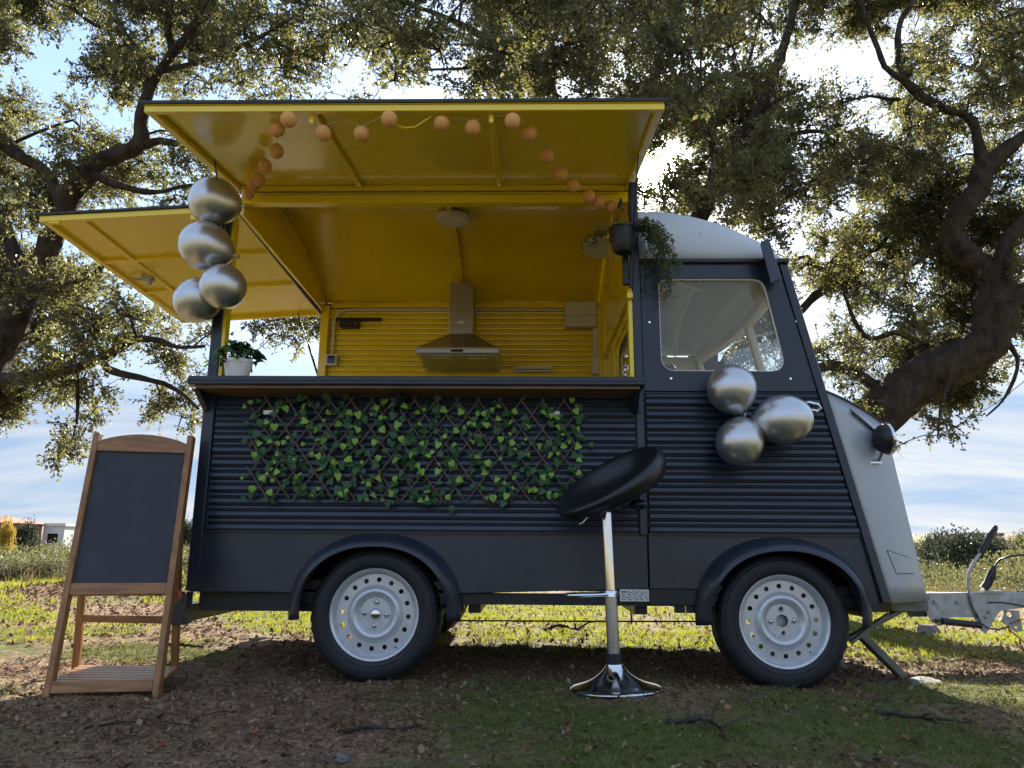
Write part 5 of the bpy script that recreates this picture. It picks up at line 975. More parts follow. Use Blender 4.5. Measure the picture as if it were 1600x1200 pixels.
for x in (-.925, -.155): MB().hexa(flapbox(x - .010, x + .010, y1f + .032, y1f + .05, -.045, -.005)).build('catch', M['yellow'], flap, bevel=.003)
def strut(a, m_, b, r0=.004, r1=.011):
    MB().tube([a, m_], r0, 8).tube([m_, b], r1, 10).build('gas_strut', M['black'], van, smooth=50)
strut((-1.545, -.30, 2.50), (-1.545, -.12, 2.24), (-1.542, -.035, 2.03))
strut((.535, -.33, 2.50), (.530, -.08, 2.12), (.522, -.05, 1.92))
MB().obox((.500, -.04, 2.02), (.03, .03, .16)).build('strut_mount', M['black'], van, bevel=.003)
MB().obox((.518, -.03, 1.885), (.03, .03, .03)).build('bracket', M['yellow'], van, bevel=.003)
# --- raised rear flap
def rz(x, y): return 2.475 - (-1.62 - x) * .055 - (y - .2) * .030
A = (-2.745, -1.615); B = (.215, 1.99)
def rq(x0, x1, y0, y1, d0, d1): return [(x0, y0, rz(x0, y0) + d0), (x1, y0, rz(x1, y0) + d0), (x1, y1, rz(x1, y1) + d0), (x0, y1, rz(x0, y1) + d0), (x0, y0, rz(x0, y0) + d1), (x1, y0, rz(x1, y0) + d1), (x1, y1, rz(x1, y1) + d1), (x0, y1, rz(x0, y1) + d1)]
rf = MB().hexa(rq(A[0] - .02, A[1], B[0] - .012, B[1] + .01, .0305, .044)).build('rear_flap', M['black'], van)
MB().grid([[(x, y, rz(x, y) + .028) for x in A] for y in B]).build('lining', M['yellow'], rf, solid=.004)
for y in (B[0], B[1] - .03): MB().hexa(rq(A[0], A[1], y, y + .03, -.005, .026)).build('side_lip', M['yellow'], rf, bevel=.003)
for x in (A[0], A[1] - .035): MB().hexa(rq(x, x + .035, B[0] + .031, B[1] - .031, 0, .026)).build('end_lip', M['yellow'], rf, bevel=.003)
for y in (.82, 1.36): MB().hexa(rq(A[0] + .036, A[1] - .036, y - .02, y + .02, .004, .026)).build('stiffener', M['yellow'], rf, bevel=.003)
MB().hexa(rq(A[0] + .20, A[0] + .235, B[0] + .031, B[1] - .031, .006, .026)).build('stiffener', M['yellow'], rf, bevel=.003)
for x in (-2.66, -1.86): MB().hexa(rq(x - .03, x + .03, B[0] + .002, B[0] + .024, -.04 if x > -2 else -.018, -.006)).build('catch', M['yellow'], rf, bevel=.003)
lx, ly = -2.62, 1.08; lz = rz(lx, ly)
lt = MB().obox((lx + .06, ly, lz + .005), (.07, .05, .05)).tube([(lx - .07, ly + .01, lz + .0), (lx + .04, ly, lz - .012), (lx + .10, ly - .015, lz - .012)], .008, 7).lathe([(.0, -.03), (.018, -.028), (.02, 0)], 12, Matrix.Translation((lx + .07, ly, lz - .02))).build('latch', M['galv'], rf, smooth=40)
strut((-1.80, 1.93, 2.42), (-1.70, 1.93, 2.16), (-1.605, 1.93, 1.90), .004, .009)
MB().tube([(-1.614, y, rz(-1.62, y) - .012) for y in (.2, .8, 1.4, 1.97)], .013, 8).build('rubber_seal', M['black'], van, smooth=50)
# --- fittings inside
hood_ = MB().hexa([(-.775, 1.38, 1.955), (-.195, 1.38, 1.955), (-.195, YF - .04, 1.955), (-.775, YF - .04, 1.955), (-.775, 1.38, 1.995), (-.195, 1.38, 1.995), (-.195, YF - .04, 1.995), (-.775, YF - .04, 1.995)])
hood_.hexa([(-.773, 1.382, 1.9955), (-.197, 1.382, 1.9955), (-.197, YF - .04, 1.9955), (-.773, YF - .04, 1.9955), (-.575, 1.62, 2.165), (-.400, 1.62, 2.165), (-.400, YF - .04, 2.165), (-.575, YF - .04, 2.165)])
hood_ = hood_.build('cooker_hood', M['brushed'], van, bevel=.003)
MB().box(-.575, -.400, 1.621, YF - .04, 2.1655, 2.56).build('chimney', M['brushed'], hood_, bevel=.003)
MB().box(-.772, -.198, 1.3765, 1.3795, 1.985, 1.994).build('edge_trim', M['chrome'], hood_)
for x0, x1 in ((-.74, -.495), (-.475, -.23)):
    MB().box(x0, x1, 1.42, YF - .07, 1.948, 1.9545).build('filter', M['galv'], hood_)
    MB().box((x0 + x1) / 2 - .06, (x0 + x1) / 2 + .06, 1.47, 1.49, 1.941, 1.9475).build('filter_handle', M['chrome'], hood_)
MB().box(-.53, -.445, 1.374, 1.3785, 1.964, 1.980).build('control_strip', M['dark_glass'], hood_)
MB().box(-.515, -.462, 1.6185, 1.6205, 2.245, 2.262).build('badge', M['white_plastic'], hood_)
def ceiling_lamp(x, y, z, tilt, r_):
    Mx = Matrix.Translation((x, y, z)) @ Matrix.Rotation(tilt, 4, 'X') @ Matrix.Rotation(math.pi, 4, 'X')
    o = MB().lathe([(0, .034), (r_ * .82, .034), (r_ * .84, .036), (r_ * .97, .034), (r_, .028), (r_, 0), (0, 0)], 36, Mx).build('ceiling_lamp', M['white_plastic'], van, smooth=35); return o
ceiling_lamp(-.488, .90, 2.755, R(4), .108); ceiling_lamp(.495, 1.30, 2.715, R(-16), .105)
fb = MB().box(.295, .535, YF - .12, YF - .037, 2.285, 2.485).build('fuse_box', M['cream_plastic'], van, bevel=.008)
MB().add([(.30 + .23 * k / 10, YF - .122, 2.375 - .010 * math.sin(k * .63)) for k in range(11)] + [(.30 + .23 * k / 10, YF - .122, 2.371 - .010 * math.sin(k * .63)) for k in range(11)], [(k, k + 1, k + 12, k + 11) for k in range(10)]).build('lid_seam', M['ink'], fb)
MB().box(.505, .545, YF - .10, YF - .037, 2.06, 2.284).box(.49, .56, YF - .10, YF - .037, 1.92, 2.06).build('cable_trunking', M['cream_plastic'], fb, bevel=.006)
MB().tube([(.295, YF - .055, 2.437), (-.40, YF - .055, 2.437)], .011, 8).tube([(-.575, YF - .055, 2.437), (-1.36, YF - .055, 2.437), (-1.43, YF - .055, 2.432), (-1.48, YF - .055, 2.40), (-1.50, YF - .055, 2.33), (-1.50, YF - .055, 2.07)], .011, 8).build('conduit', M['cream_plastic'], van, smooth=50)
sb = MB().box(-1.545, -1.455, YF - .085, YF - .037, 1.985, 2.075).build('socket_box', M['cream_plastic'], van, bevel=.006)
MB().box(-1.527, -1.473, YF - .092, YF - .0855, 2.0, 2.058).build('socket', M['dark_glass'], sb)
ar = MB().box(-1.49, -1.13, YF - .075, YF - .05, 2.345, 2.368).build('wall_bracket', M['black'], van, bevel=.003)
MB().plate(rounded([(-1.455, 2.285), (-1.30, 2.285), (-1.30, 2.343), (-1.455, 2.343)], .02, 4), (), YF - .085, YF - .04).build('holder', M['black'], ar)
MB().sphere((-1.325, YF - .09, 2.315), .008, 8, 6).build('indicator', M['orange_lens'], ar)
sl = MB().box(-.10, .19, YF - .075, YF - .037, 1.94, 1.99).build('strip_lamp', M['cream_plastic'], van, bevel=.006)
MB().box(-.095, .185, YF - .079, YF - .0755, 1.953, 1.960).build('diffuser_seam', M['ink'], sl)
# --- chassis
for y in (.035, YF - .10): MB().box(-1.10, 1.62, y, y + .065, .375, .425).build('chassis_rail', M['black'], van)
for y in (.06, YF - .11): MB().box(-1.57, -1.02, y, y + .05, .335, .423).build('rear_chassis_rail', M['black'], van)
for x in (-1.30, -1.04, -.25, .55, 1.5): MB().box(x - .03, x + .03, .111, YF - .111, .33, .418).build('cross_member', M['black'], van)
for y in (.70, 1.2): MB().box(-1.57, -.35, y, y + .06, .30, .41).build('underbody_member', M['dull_steel'], van)
bp_ = MB().hexa([(-1.685, -.012, .275), (-1.60, -.012, .275), (-1.60, .06, .275), (-1.685, .06, .275), (-1.665, -.012, .36), (-1.60, -.012, .425), (-1.60, .06, .425), (-1.665, .06, .36)]).box(-1.685, -1.62, .061, YF - .06, .28, .36).build('rear_bumper', M['navy'], van, bevel=.004)
MB().box(-1.655, -1.635, .02, .05, .390, .425).build('reflector', M['orange_lens'], bp_, bevel=.003)
for x, ye in ((WX[0], YF - .12), (WX[1], .9)): MB().tube([(x, .12, .32), (x, ye, .32)], .035, 10).build('axle', M['black'], van, smooth=50)
br = MB().tube([(-.65, .95, .213), (.3, .95, .216), (1.15, .95, .222)], .005, 6).build('brake_rod', M['black'], van)
MB().tube([(.613, .95, .345), (.615, .95, .27), (.617, .95, .205)], .005, 6).build('hanger', M['black'], br)
for x in (.70, .755): MB().box(x, x + .045, .03, .07, .345, .374).build('jack_lug', M['black'], van)
idp = MB().box(.437, .572, -.0035, -.0005, .398, .452).build('id_plate', M['plate'], van)
pr_ = MB().box(.443, .468, -.0047, -.0038, .437, .444)
rr_ = random.Random(3)
for k in range(6):
    x = .445 + (.03 if k < 2 else 0)
    while x < .56:
        w = rr_.uniform(.006, .022); x2 = min(x + w, .566); pr_.box(x, x2, -.0044, -.0038, .443 - k * .0078, .4462 - k * .0078); x = x2 + rr_.uniform(.004, .012)
pr_.build('print', M['ink'], idp)
# fenders
def fender(cx, cz):
    sec = [(.020, .010), (.018, -.018), (.006, -.050), (-.012, -.080), (-.030, -.098), (-.042, -.100), (-.046, -.092)]
    rows = []
    for k in range(41):
        a = R(-6 + 192 * k / 40); s = math.sin(a); base = .375; row = []
        taper = sstep(0, .22, k / 40) * sstep(0, .22, 1 - k / 40); taper = .50 + .50 * float(taper)
        for d, y in sec:
            rx = base + d + (.012 if True else 0); rz_ = .338 + d
            c_ = math.cos(a); cc = math.copysign(abs(c_) ** .92, c_); ss = math.copysign(abs(s) ** .92, s)
            row.append((cx + rx * cc, y * taper, cz + rz_ * ss if s > 0 else cz + rz_ * ss))
        rows.append(row)
    MB().grid(rows).build('fender', M['navy'], van, smooth=60, solid=.006)
fender(WX[0], .345); fender(WX[1], .338)
for cx in WX:
    MB().plate([(cx - .375, .34)] + arc(cx, .335, .375, .345, 175, 5, 14) + [(cx + .375, .34)], (), .30, .31).build('wheel_well', M['black'], van)
    a_ = arc(cx, .335, .372, .342, 180, 0, 18); MB().grid([[(x, .006, z) for x, z in a_], [(x, .30, z) for x, z in a_]]).build('wheel_arch', M['black'], van, smooth=60)
# wheels
def tyre_mesh():
    prof = [(.208, -.085), (.214, -.090), (.235, -.096), (.262, -.097), (.285, -.091), (.298, -.080), (.3055, -.066), (.3095, -.044), (.3045, -.042), (.3045, -.036), (.311, -.034), (.311, -.006), (.306, -.004), (.306, .004), (.311, .006), (.311, .034), (.3045, .036), (.3045, .042), (.3095, .044), (.3055, .066), (.298, .080), (.285, .091), (.262, .097), (.235, .096), (.214, .090), (.208, .085)]
    m = MB(); m.lathe(prof, 120, Matrix(), 0, lambda k, i: (-.0055 if (i in (5, 6, 7, 18, 19, 20) and k % 3 == 0) else (-.003 if (i in (10, 11, 14, 15) and k % 4 == 0) else 0)))
    m.lathe([(.226, -.0955), (.229, -.0975), (.232, -.0965)], 96); m.lathe([(.272, -.0955), (.274, -.0972), (.276, -.0948)], 96)
    return m.mesh('wheel', M['rubber'], 35)
def rim_mesh(cap):
    m = MB()
    m.lathe([(.209, .085), (.204, .070), (.192, .060), (.186, -.02), (.190, -.060), (.198, -.072), (.206, -.084), (.2095, -.090), (.206, -.0925), (.199, -.090), (.192, -.080), (.187, -.066), (.182, -.056)], 64)      # barrel and lip
    fn = lambda u, v, w: (u, v, w)
    holes = [circle(.156 * math.cos(2 * math.pi * k / 16), .156 * math.sin(2 * math.pi * k / 16), .0115, 10) for k in range(16)]
    m.plate(circle(0, 0, .184, 64), holes + [circle(0, 0, .131, 64)], -.056, -.052, fn)
    m.lathe([(.132, -.054), (.126, -.058), (.118, -.070), (.108, -.076), (.097, -.075), (.086, -.066), (.078, -.052), (.074, -.050)], 64)
    bh = [circle(.054 * math.cos(math.pi / 2 * k + .0), .054 * math.sin(math.pi / 2 * k), .0085, 12) for k in range(4)]
    m.plate(circle(0, 0, .0745, 48), bh + [circle(0, 0, .0285, 24)], -.053, -.049, fn)
    for k in range(4): m.lathe([(.0085, -.052), (.012, -.057), (.017, -.053)], 12, Matrix.Translation((.054 * math.cos(math.pi / 2 * k), .054 * math.sin(math.pi / 2 * k), 0)))
    return m.mesh('rim', M['steel'], 40)
TY, RM = tyre_mesh(), rim_mesh(True)
BM_ = MB().lathe([(0, -.064), (.007, -.063), (.0095, -.058), (.0095, -.046)], 6).mesh('lug_bolt', M['chrome'], 30)
CP = MB().lathe([(0, -.074), (.010, -.073), (.022, -.068), (.027, -.060), (.028, -.050)], 28).mesh('hub_cap', M['chrome'], 50)
TH = MB().lathe([(0, -.02), (.07, -.02), (.07, .06), (0, .06)], 24).mesh('brake_drum', M['galv'], 40)
VA = MB().tube([(0, 0, -.03), (0, 0, -.062)], .0035, 6).mesh('valve', M['black'], 40)
def wheel(x, y, z, spin, bolts, cap, flip=False):
    o = bpy.data.objects.new('wheel', TY); COL.objects.link(o); o.parent = van; o.location = (x, y, z); o.rotation_euler = (R(-90) if not flip else R(90), 0, 0)
    o.rotation_euler = Euler((R(-90) if not flip else R(90), 0, 0)); q = o
    def sub(nm, me, loc=(0, 0, 0), rz_=spin):
        s = bpy.data.objects.new(nm, me); COL.objects.link(s); s.parent = q; s.location = loc; s.rotation_euler = (0, 0, rz_); return s
    sub('rim', RM); sub('brake_drum', TH)
    for k in range(4):
        if bolts[k]: a = spin + math.pi / 2 * k; sub('lug_bolt', BM_, (.054 * math.cos(a), .054 * math.sin(a), 0))
    if cap: sub('hub_cap', CP)
    sub('valve', VA, (.18 * math.cos(spin + .9), .18 * math.sin(spin + .9), 0))
# local -Z of the wheel must face the camera (-Y): rotate about X by +90 maps -Z to +Y, by -90 maps -Z to -Y
wheel(WX[0], .075, WZ[0] - .003, R(4), (1, 1, 1, 1), True); wheel(WX[1], .075, WZ[1] - .003, R(-2), (1, 0, 1, 0), False)
wheel(WX[0], YF - .10, WZ[0] - .003, R(30), (1, 1, 1, 1), True, True)
# --- drawbar with brake lever
db = MB().plate([(2.31, .378), (2.31, .285), (2.335, .235), (2.375, .212), (2.42, .225), (2.44, .262), (2.58, .262), (2.60, .20), (2.635, .172), (2.66, .205), (2.70, .262), (2.735, .30), (2.87, .318), (2.905, .335), (2.905, .392), (2.88, .405), (2.31, .396)], [circle(2.385, .240, .012, 12), circle(2.66, .285, .012, 10)], .90, .906)
db.plate([(2.31, .378), (2.31, .285), (2.44, .27), (2.70, .262), (2.87, .318), (2.905, .335), (2.905, .392), (2.88, .405), (2.31, .396)], (), .994, 1.0).box(2.31, 2.88, .9065, .9935, .388, .396)
db = db.build('drawbar', M['galv'], van, bevel=.002)
MB().plate([(2.78, .30), (2.865, .30), (2.872, .185), (2.83, .18), (2.77, .225), (2.745, .245), (2.77, .262)], [circle(2.805, .278, .014, 12), circle(2.835, .205, .010, 12)], .94, .946).build('pivot_plate', M['galv'], db, bevel=.002)
for x, z in ((2.366, .345), (2.492, .346), (2.645, .268)): MB().lathe([(0, .012), (.010, .011), (.0125, .008), (.0125, 0)], 6, Matrix.Translation((x, .8995, z)) @ Matrix.Rotation(R(90), 4, 'X')).build('bolt', M['galv'], db, smooth=30)
MB().tube([(2.385, .885, .241), (2.60, .885, .220)], .019, 12).tube([(2.345, .885, .244), (2.386, .885, .241)], .009, 8).build('damper', M['black'], db, smooth=50)
MB().box(1.80, 2.36, .92, .98, .285, .375).box(2.24, 2.32, .915, .985, .262, .37).build('shaft', M['black'], db)
lv = MB().tube([(2.60, .89, .262), (2.575, .89, .33), (2.560, .89, .42), (2.568, .89, .50), (2.605, .89, .565), (2.655, .89, .625), (2.675, .89, .66)], .010, 8).build('brake_lever', M['galv'], db, smooth=60)
MB().tube([(2.655, .89, .622), (2.70, .89, .685), (2.755, .89, .765), (2.765, .89, .782)], [.017, .018, .017, .010], 10).build('grip', M['black'], lv, smooth=50)
MB().lathe([(.0, 0), (.045, 0), (.045, .04), (.036, .055), (.03, .12), (0, .12)], 16, Matrix.Translation((2.885, .95, .365)) @ Matrix.Rotation(R(90), 4, 'Y')).build('coupling_gaiter', M['black'], db, smooth=40)
pl = MB().tube([(2.665, .93, .418), (2.695, .93, .445), (2.735, .93, .52)], [.022, .024, .022], 10).tube([(2.735, .93, .52), (2.75, .93, .55)], [.016, .012], 8).obox((2.72, .905, .49), (.02, .02, .03)).build('plug_holder', M['black'], db, smooth=40)
MB().tube([(2.75, .93, .548), (2.775, .92, .585), (2.83, .90, .608), (2.93, .89, .618), (3.10, .88, .60)], .006, 6).build('cable', M['black'], pl, smooth=60)
MB().tube([(2.585, .885, .285), (2.60, .88, .235), (2.64, .88, .205), (2.70, .88, .20), (2.76, .885, .215)], .004, 6).tube([(2.66, .888, .345), (2.74, .886, .348), (2.83, .886, .335), (2.88, .886, .322)], .0035, 6).build('brake_cable', M['black'], db, smooth=60)
MB().tube([(2.76, .90, .205), (2.80, .90, .17), (2.87, .90, .105), (2.95, .90, .06)], .004, 6).tube([(2.80, .93, .225), (2.86, .92, .25), (2.95, .91, .30)], .003, 6).build('breakaway_cable', M['red_wire'], db, smooth=60)
MB().obox((2.70, .90, .407), (.12, .05, .012)).build('lever_ratchet', M['galv'], db)
# --- corner steady
st = MB().bar((1.655, .30, .235), (1.850, .30, .035), .075, .035, (1, 0, 1)).build('corner_steady', M['dull_steel'], van, bevel=.004)
MB().bar((1.60, .30, .205), (1.925, .30, .372), .045, .022, (0, 0, 1)).bar((1.60, .27, .19), (1.80, .27, .33), .018, .018, (0, 0, 1)).build('steady_arm', M['dull_steel'], st, bevel=.003)
MB().box(1.80, 1.985, .24, .36, .345, .400).lathe([(0, -.02), (.016, -.018), (.016, 0)], 10, Matrix.Translation((1.90, .24, .37)) @ Matrix.Rotation(R(90), 4, 'X')).build('mounting_block', M['dull_steel'], st, bevel=.003)
MB().box(1.66, 2.0, .26, YF - .26, .40, .412).build('nose_floor', M['black'], van)
# ------------------------------------------------------------ balloons
def balloon(c, r, stretch, axis, label, group):
    root = empty('balloon', c); tag(root, label, 'balloon', group)
    ax = Vector(axis).normalized(); q = ax.to_track_quat('Z', 'Y').to_matrix().to_4x4()
    prof = []
    for k in range(25):                                   # bulb that narrows to the knot at -Z
        t = math.pi * k / 24; z = math.cos(t); rad = math.sin(t) * (1 - .10 * max(0, -z) ** 2 if z < 0 else 1)
        prof.append((r * rad, r * stretch * (z - (.10 * max(0, -z) ** 6))))
    MB().lathe(prof, 40, q).build('skin', M['balloon'], root, smooth=80)
    zb_ = -r * stretch * 1.09
    MB().lathe([(.0, zb_ + .010), (.012, zb_ + .004), (.005, zb_ - .006), (.004, zb_ - .010), (.011, zb_ - .022), (.012, zb_ - .024), (0, zb_ - .018)], 12, q).build('knot', M['balloon'], root, smooth=50)
BG = 'silver balloons tied to the post of the raised flap'
balloon((-1.575, -.16, 2.352), .124, 1.02, (-.95, -.1, .15), 'topmost silver balloon at the post, touching the corner of the raised flap', BG)
balloon((-1.598, -.16, 2.112), .125, 1.05, (-.9, -.2, .25), 'second silver balloon from the top of the stack at the post', BG)
balloon((-1.640, -.10, 1.850), .113, 1.08, (-.75, .1, -.5), 'lower silver balloon half hidden behind its neighbour at the post', BG)
balloon((-1.480, -.19, 1.888), .111, 1.02, (.3, -.5, -.5), 'lowest silver balloon in front, above the potted plant', BG)
BG = 'silver balloons tied to the cab door'
balloon((.976, -.15, 1.372), .116, 1.03, (-.35, -.3, .85), 'silver balloon on the cab door just below the window', BG)
balloon((1.205, -.15, 1.226), .118, 1.16, (.97, -.15, .05), 'egg shaped silver balloon pointing at the door handle', BG)
balloon((.996, -.15, 1.124), .110, 1.06, (-.3, -.25, -.9), 'lowest silver balloon of the three on the ribbed cab door', BG)
bt = MB().tube([(-1.52, -.06, 2.30), (-1.545, -.05, 2.2), (-1.55, -.04, 2.0), (-1.54, -.04, 1.92)], .003, 6).build('balloon_string', M['black'], None); tag(bt, 'dark string holding the silver balloons to the post', 'string')
# ------------------------------------------------------------ string of cotton ball lights
gl_ = empty('string_lights', (-.15, -.76, 2.47)); tag(gl_, 'string of salmon cotton ball lights hung under the raised yellow flap', 'string lights')
BALLS = [(-1.512,0.1,2.526,0.034),(-1.436,-0.02,2.516,0.034),(-1.387,-0.09,2.509,0.034),(-1.285,-0.28,2.483,0.034),(-1.167,-0.46,2.459,0.034),(-1.082,-0.7,2.425,0.034),(-1.002,-0.79,2.415,0.034),(-0.869,-0.73,2.386,0.034),(-0.703,-0.73,2.381,0.034),(-0.574,-0.79,2.413,0.034),(-0.356,-0.75,2.414,0.034),(-0.223,-0.73,2.406,0.034),(-0.052,-0.77,2.41,0.034),(0.019,-0.65,2.424,0.034),(0.102,-0.42,2.445,0.034),(0.179,-0.24,2.445,0.034),(0.244,-0.12,2.444,0.034),(0.335,-0.0,2.443,0.034),(0.39,0.05,2.434,0.034),(0.467,0.1,2.432,0.034)]
go = Vector(gl_.location)
ball = MB(); N_ = 28
me_ball = MB().sphere((0, 0, 0), 1.0, 22, 14).mesh('ball', M['paper_ball'], 60)
for i, (x, y, z, r_) in enumerate(BALLS):
    o = bpy.data.objects.new('ball', me_ball); COL.objects.link(o); o.parent = gl_; o.location = Vector((x, y, z)) - go; o.scale = (r_, r_, r_ * 1.06); o.rotation_euler = (random.uniform(0, 3), random.uniform(-.3, .3), 0)
pts = []
cord = MB()
for (a, b) in zip(BALLS[:-1], BALLS[1:]):
    p, q = Vector(a[:3]) + Vector((0, 0, a[3])) - go, Vector(b[:3]) + Vector((0, 0, b[3])) - go; L = (q - p).length
    up_ = min(.035, max(0, 2.445 - go.z - max(p.z, q.z))) if L > .12 else 0.0
    pts = [p.lerp(q, k / 8) + Vector((0, 0, up_ * math.sin(math.pi * k / 8))) for k in range(9)]
    cord.tube(pts, .0016, 5)
cord.build('cord', M['wire_white'], gl_, smooth=60)
MB().tube([(-.555, -.76, 2.405), (-.51, -.765, 2.385), (-.465, -.765, 2.390), (-.43, -.76, 2.420), (-.40, -.755, 2.446)], .004, 6).build('hanger_cable', M['yellow'], flap, smooth=60).matrix_parent_inverse = VT.inverted()
# ------------------------------------------------------------ potted plant on the counter
def heart_leaf(name, mat, n=7, wid=.62, curl=.18, notch=.10):
    m = MB(); half = [(0, 0)] + [(wid / 2 * math.sin(math.pi * (k / n) ** .72) ** .8, k / n) for k in range(1, n)] + [(0, 1)]
    v = []; rib = []
    for (x, y) in half:
        zc_ = -curl * (y - .35) ** 2 * 2.0; yb = y - (notch if 0 < y < .25 else 0)
        v.append((-x, yb, zc_ + abs(x) * .28)); rib.append((0, y, zc_)); v.append((x, yb, zc_ + abs(x) * .28))
    k = len(half); V = [v[2 * i] for i in range(k)] + rib + [v[2 * i + 1] for i in range(k)]
    F = [(i, i + 1, k + i + 1, k + i) for i in range(k - 1)] + [(k + i, k + i + 1, 2 * k + i + 1, 2 * k + i) for i in range(k - 1)]
    m.add(V, F); me = m.mesh(name, mat, 70, False, 1e-6); return me
def ivy_leaf(name, mat):
    ol = [(0, 0), (.30, -.14), (.50, .08), (.46, .34), (.36, .52), (.30, .70), (.12, .92), (0, 1.0)]
    m = MB(); k = len(ol); V = [(-x, y, .16 * x - .12 * y * y) for x, y in ol] + [(0, .12 + .88 * i / (k - 1) if i else 0, -.06 * (i / (k - 1)) ** 2 - .05) for i in range(k)] + [(x, y, .16 * x - .12 * y * y) for x, y in ol]
    F = [(i, i + 1, k + i + 1, k + i) for i in range(k - 1)] + [(k + i, k + i + 1, 2 * k + i + 1, 2 * k + i) for i in range(k - 1)]
    m.add(V, F); return m.mesh(name, mat, 70, False, 1e-6)
def place_leaf(me, parent, p, d, nrm, size, name='leaf', roll=0):
    d = Vector(d).normalized(); nrm = Vector(nrm); s = d.cross(nrm)
    s = s.normalized() if s.length > 1e-4 else d.orthogonal().normalized(); u = s.cross(d)
    o = bpy.data.objects.new(name, me); COL.objects.link(o); o.parent = parent
    Mx = Matrix((s, d, u)).transposed().to_4x4(); Mx = Mx @ Matrix.Rotation(roll, 4, 'Y'); Mx.translation = Vector(p)
    o.matrix_local = Mx @ Matrix.Scale(size, 4); return o
PB_ = W((-1.427, -.075, 1.429))
pp = empty('potted_plant', PB_); tag(pp, 'leafy green plant in a white pot at the end of the counter', 'potted plant')
MB().lathe([(0, .004), (.048, .004), (.050, 0), (.052, .003), (.066, .085), (.0685, .086), (.070, .104), (.067, .105), (.0635, .088), (0, .086)], 36).build('pot', M['pot_white'], pp, smooth=40)
PL = [heart_leaf('leaf', M['pot_leaf'], 7, .60, .30), heart_leaf('leaf', M['pot_leaf'], 7, .72, .55), heart_leaf('leaf', M['pot_leaf'], 7, .52, .15)]
rr_ = random.Random(8); stems = MB()
for i in range(120):
    a = rr_.uniform(0, 6.28); e = rr_.random() ** .7; rad = .128 * e; h = .105 + .078 * math.sqrt(max(0, 1 - e * e)) + rr_.uniform(-.03, .012) - (.05 * max(0, e - .72))
    p = Vector((math.cos(a) * rad * .92, math.sin(a) * rad * .75, h)); out = Vector((math.cos(a), math.sin(a), 0)); el = rr_.uniform(-.5, .55) - .3 * e
    d = out * math.cos(el) + Vector((rr_.gauss(0, .35), rr_.gauss(0, .35), math.sin(el))); sz = rr_.uniform(.038, .064)
    place_leaf(rr_.choice(PL), pp, p - d.normalized() * sz * .5, d, (out * .5 + Vector((rr_.gauss(0, .3), rr_.gauss(0, .3) - .25, .9))), sz, roll=rr_.uniform(-.5, .5))
    if i % 3 == 0: stems.tube([(math.cos(a) * .02, math.sin(a) * .02, .086), (p * .6 + Vector((0, 0, .04)))[:], (p - d.normalized() * sz * .5)[:]], .0016, 4)
stems.build('stem', M['pot_leaf'], pp)
# ------------------------------------------------------------ hanging planter with trailing vines
HP = Vector((.488, -.125, 2.075))
hp = empty('hanging_planter', HP); tag(hp, 'black hanging basket with trailing vines beside the cab roof', 'hanging planter')
MB().lathe([(0, 0), (.040, 0), (.053, .02), (.063, .075), (.067, .12), (.070, .122), (.070, .130), (.066, .130), (.060, .11), (0, .105)], 28).build('basket', M['black'], hp, smooth=40)
MB().tube([(.0, .12, .30), (.0, .02, .30), (.0, -.01, .27), (.0, 0, .24)], .005, 6).tube([(0, 0, .24), (-.078, 0, .125)], .0016, 4).tube([(0, 0, .24), (.06, -.05, .125)], .0016, 4).tube([(0, 0, .24), (.05, .06, .125)], .0016, 4).build('hook', M['black'], hp, smooth=40)
rr_ = random.Random(12); vines = MB(); lc, la, ls = [], [], []
for i in range(44):
    right_ = rr_.random() < .84
    a = rr_.uniform(-1.0, 1.0) if right_ else rr_.uniform(1.6, 4.7)
    L = (rr_.uniform(.10, .40) if right_ else rr_.uniform(.05, .15)); p = Vector((math.cos(a) * .07, math.sin(a) * .07, .125)); d = Vector((math.cos(a) * .9, math.sin(a) * .6 - .1, rr_.uniform(.3, 1.0))).normalized(); pts = [p.copy()]
    n = int(L / .022) + 3
    for s in range(n):
        d = (d + Vector((rr_.gauss(0, .18) + (.02 if right_ else 0), rr_.gauss(0, .16), -.30 + rr_.gauss(0, .08)))).normalized(); p = p + d * .022
        if p.y > -.02 - HP.y - .02: p.y = -.04 - HP.y - .0
        pts.append(p.copy())
        for w in range(3 if s > 0 else 1):
            lc.append(tuple(p + Vector((rr_.gauss(0, .010), rr_.gauss(0, .010), rr_.gauss(0, .008))))); la.append(tuple(d * .3 + Vector((rr_.gauss(0, .7), rr_.gauss(0, .7), rr_.gauss(-.2, .5))))); ls.append(rr_.uniform(.013, .027))
    vines.tube(pts, .0013, 4)
vines.build('vine', M['twig'], hp)
V_, T_ = leaf_arrays(np.array(lc), np.array(la), np.array(ls), np.array(ls) * .45, np.random.default_rng(4)); np_mesh('foliage', V_, T_, M['vine_leaf'], hp)
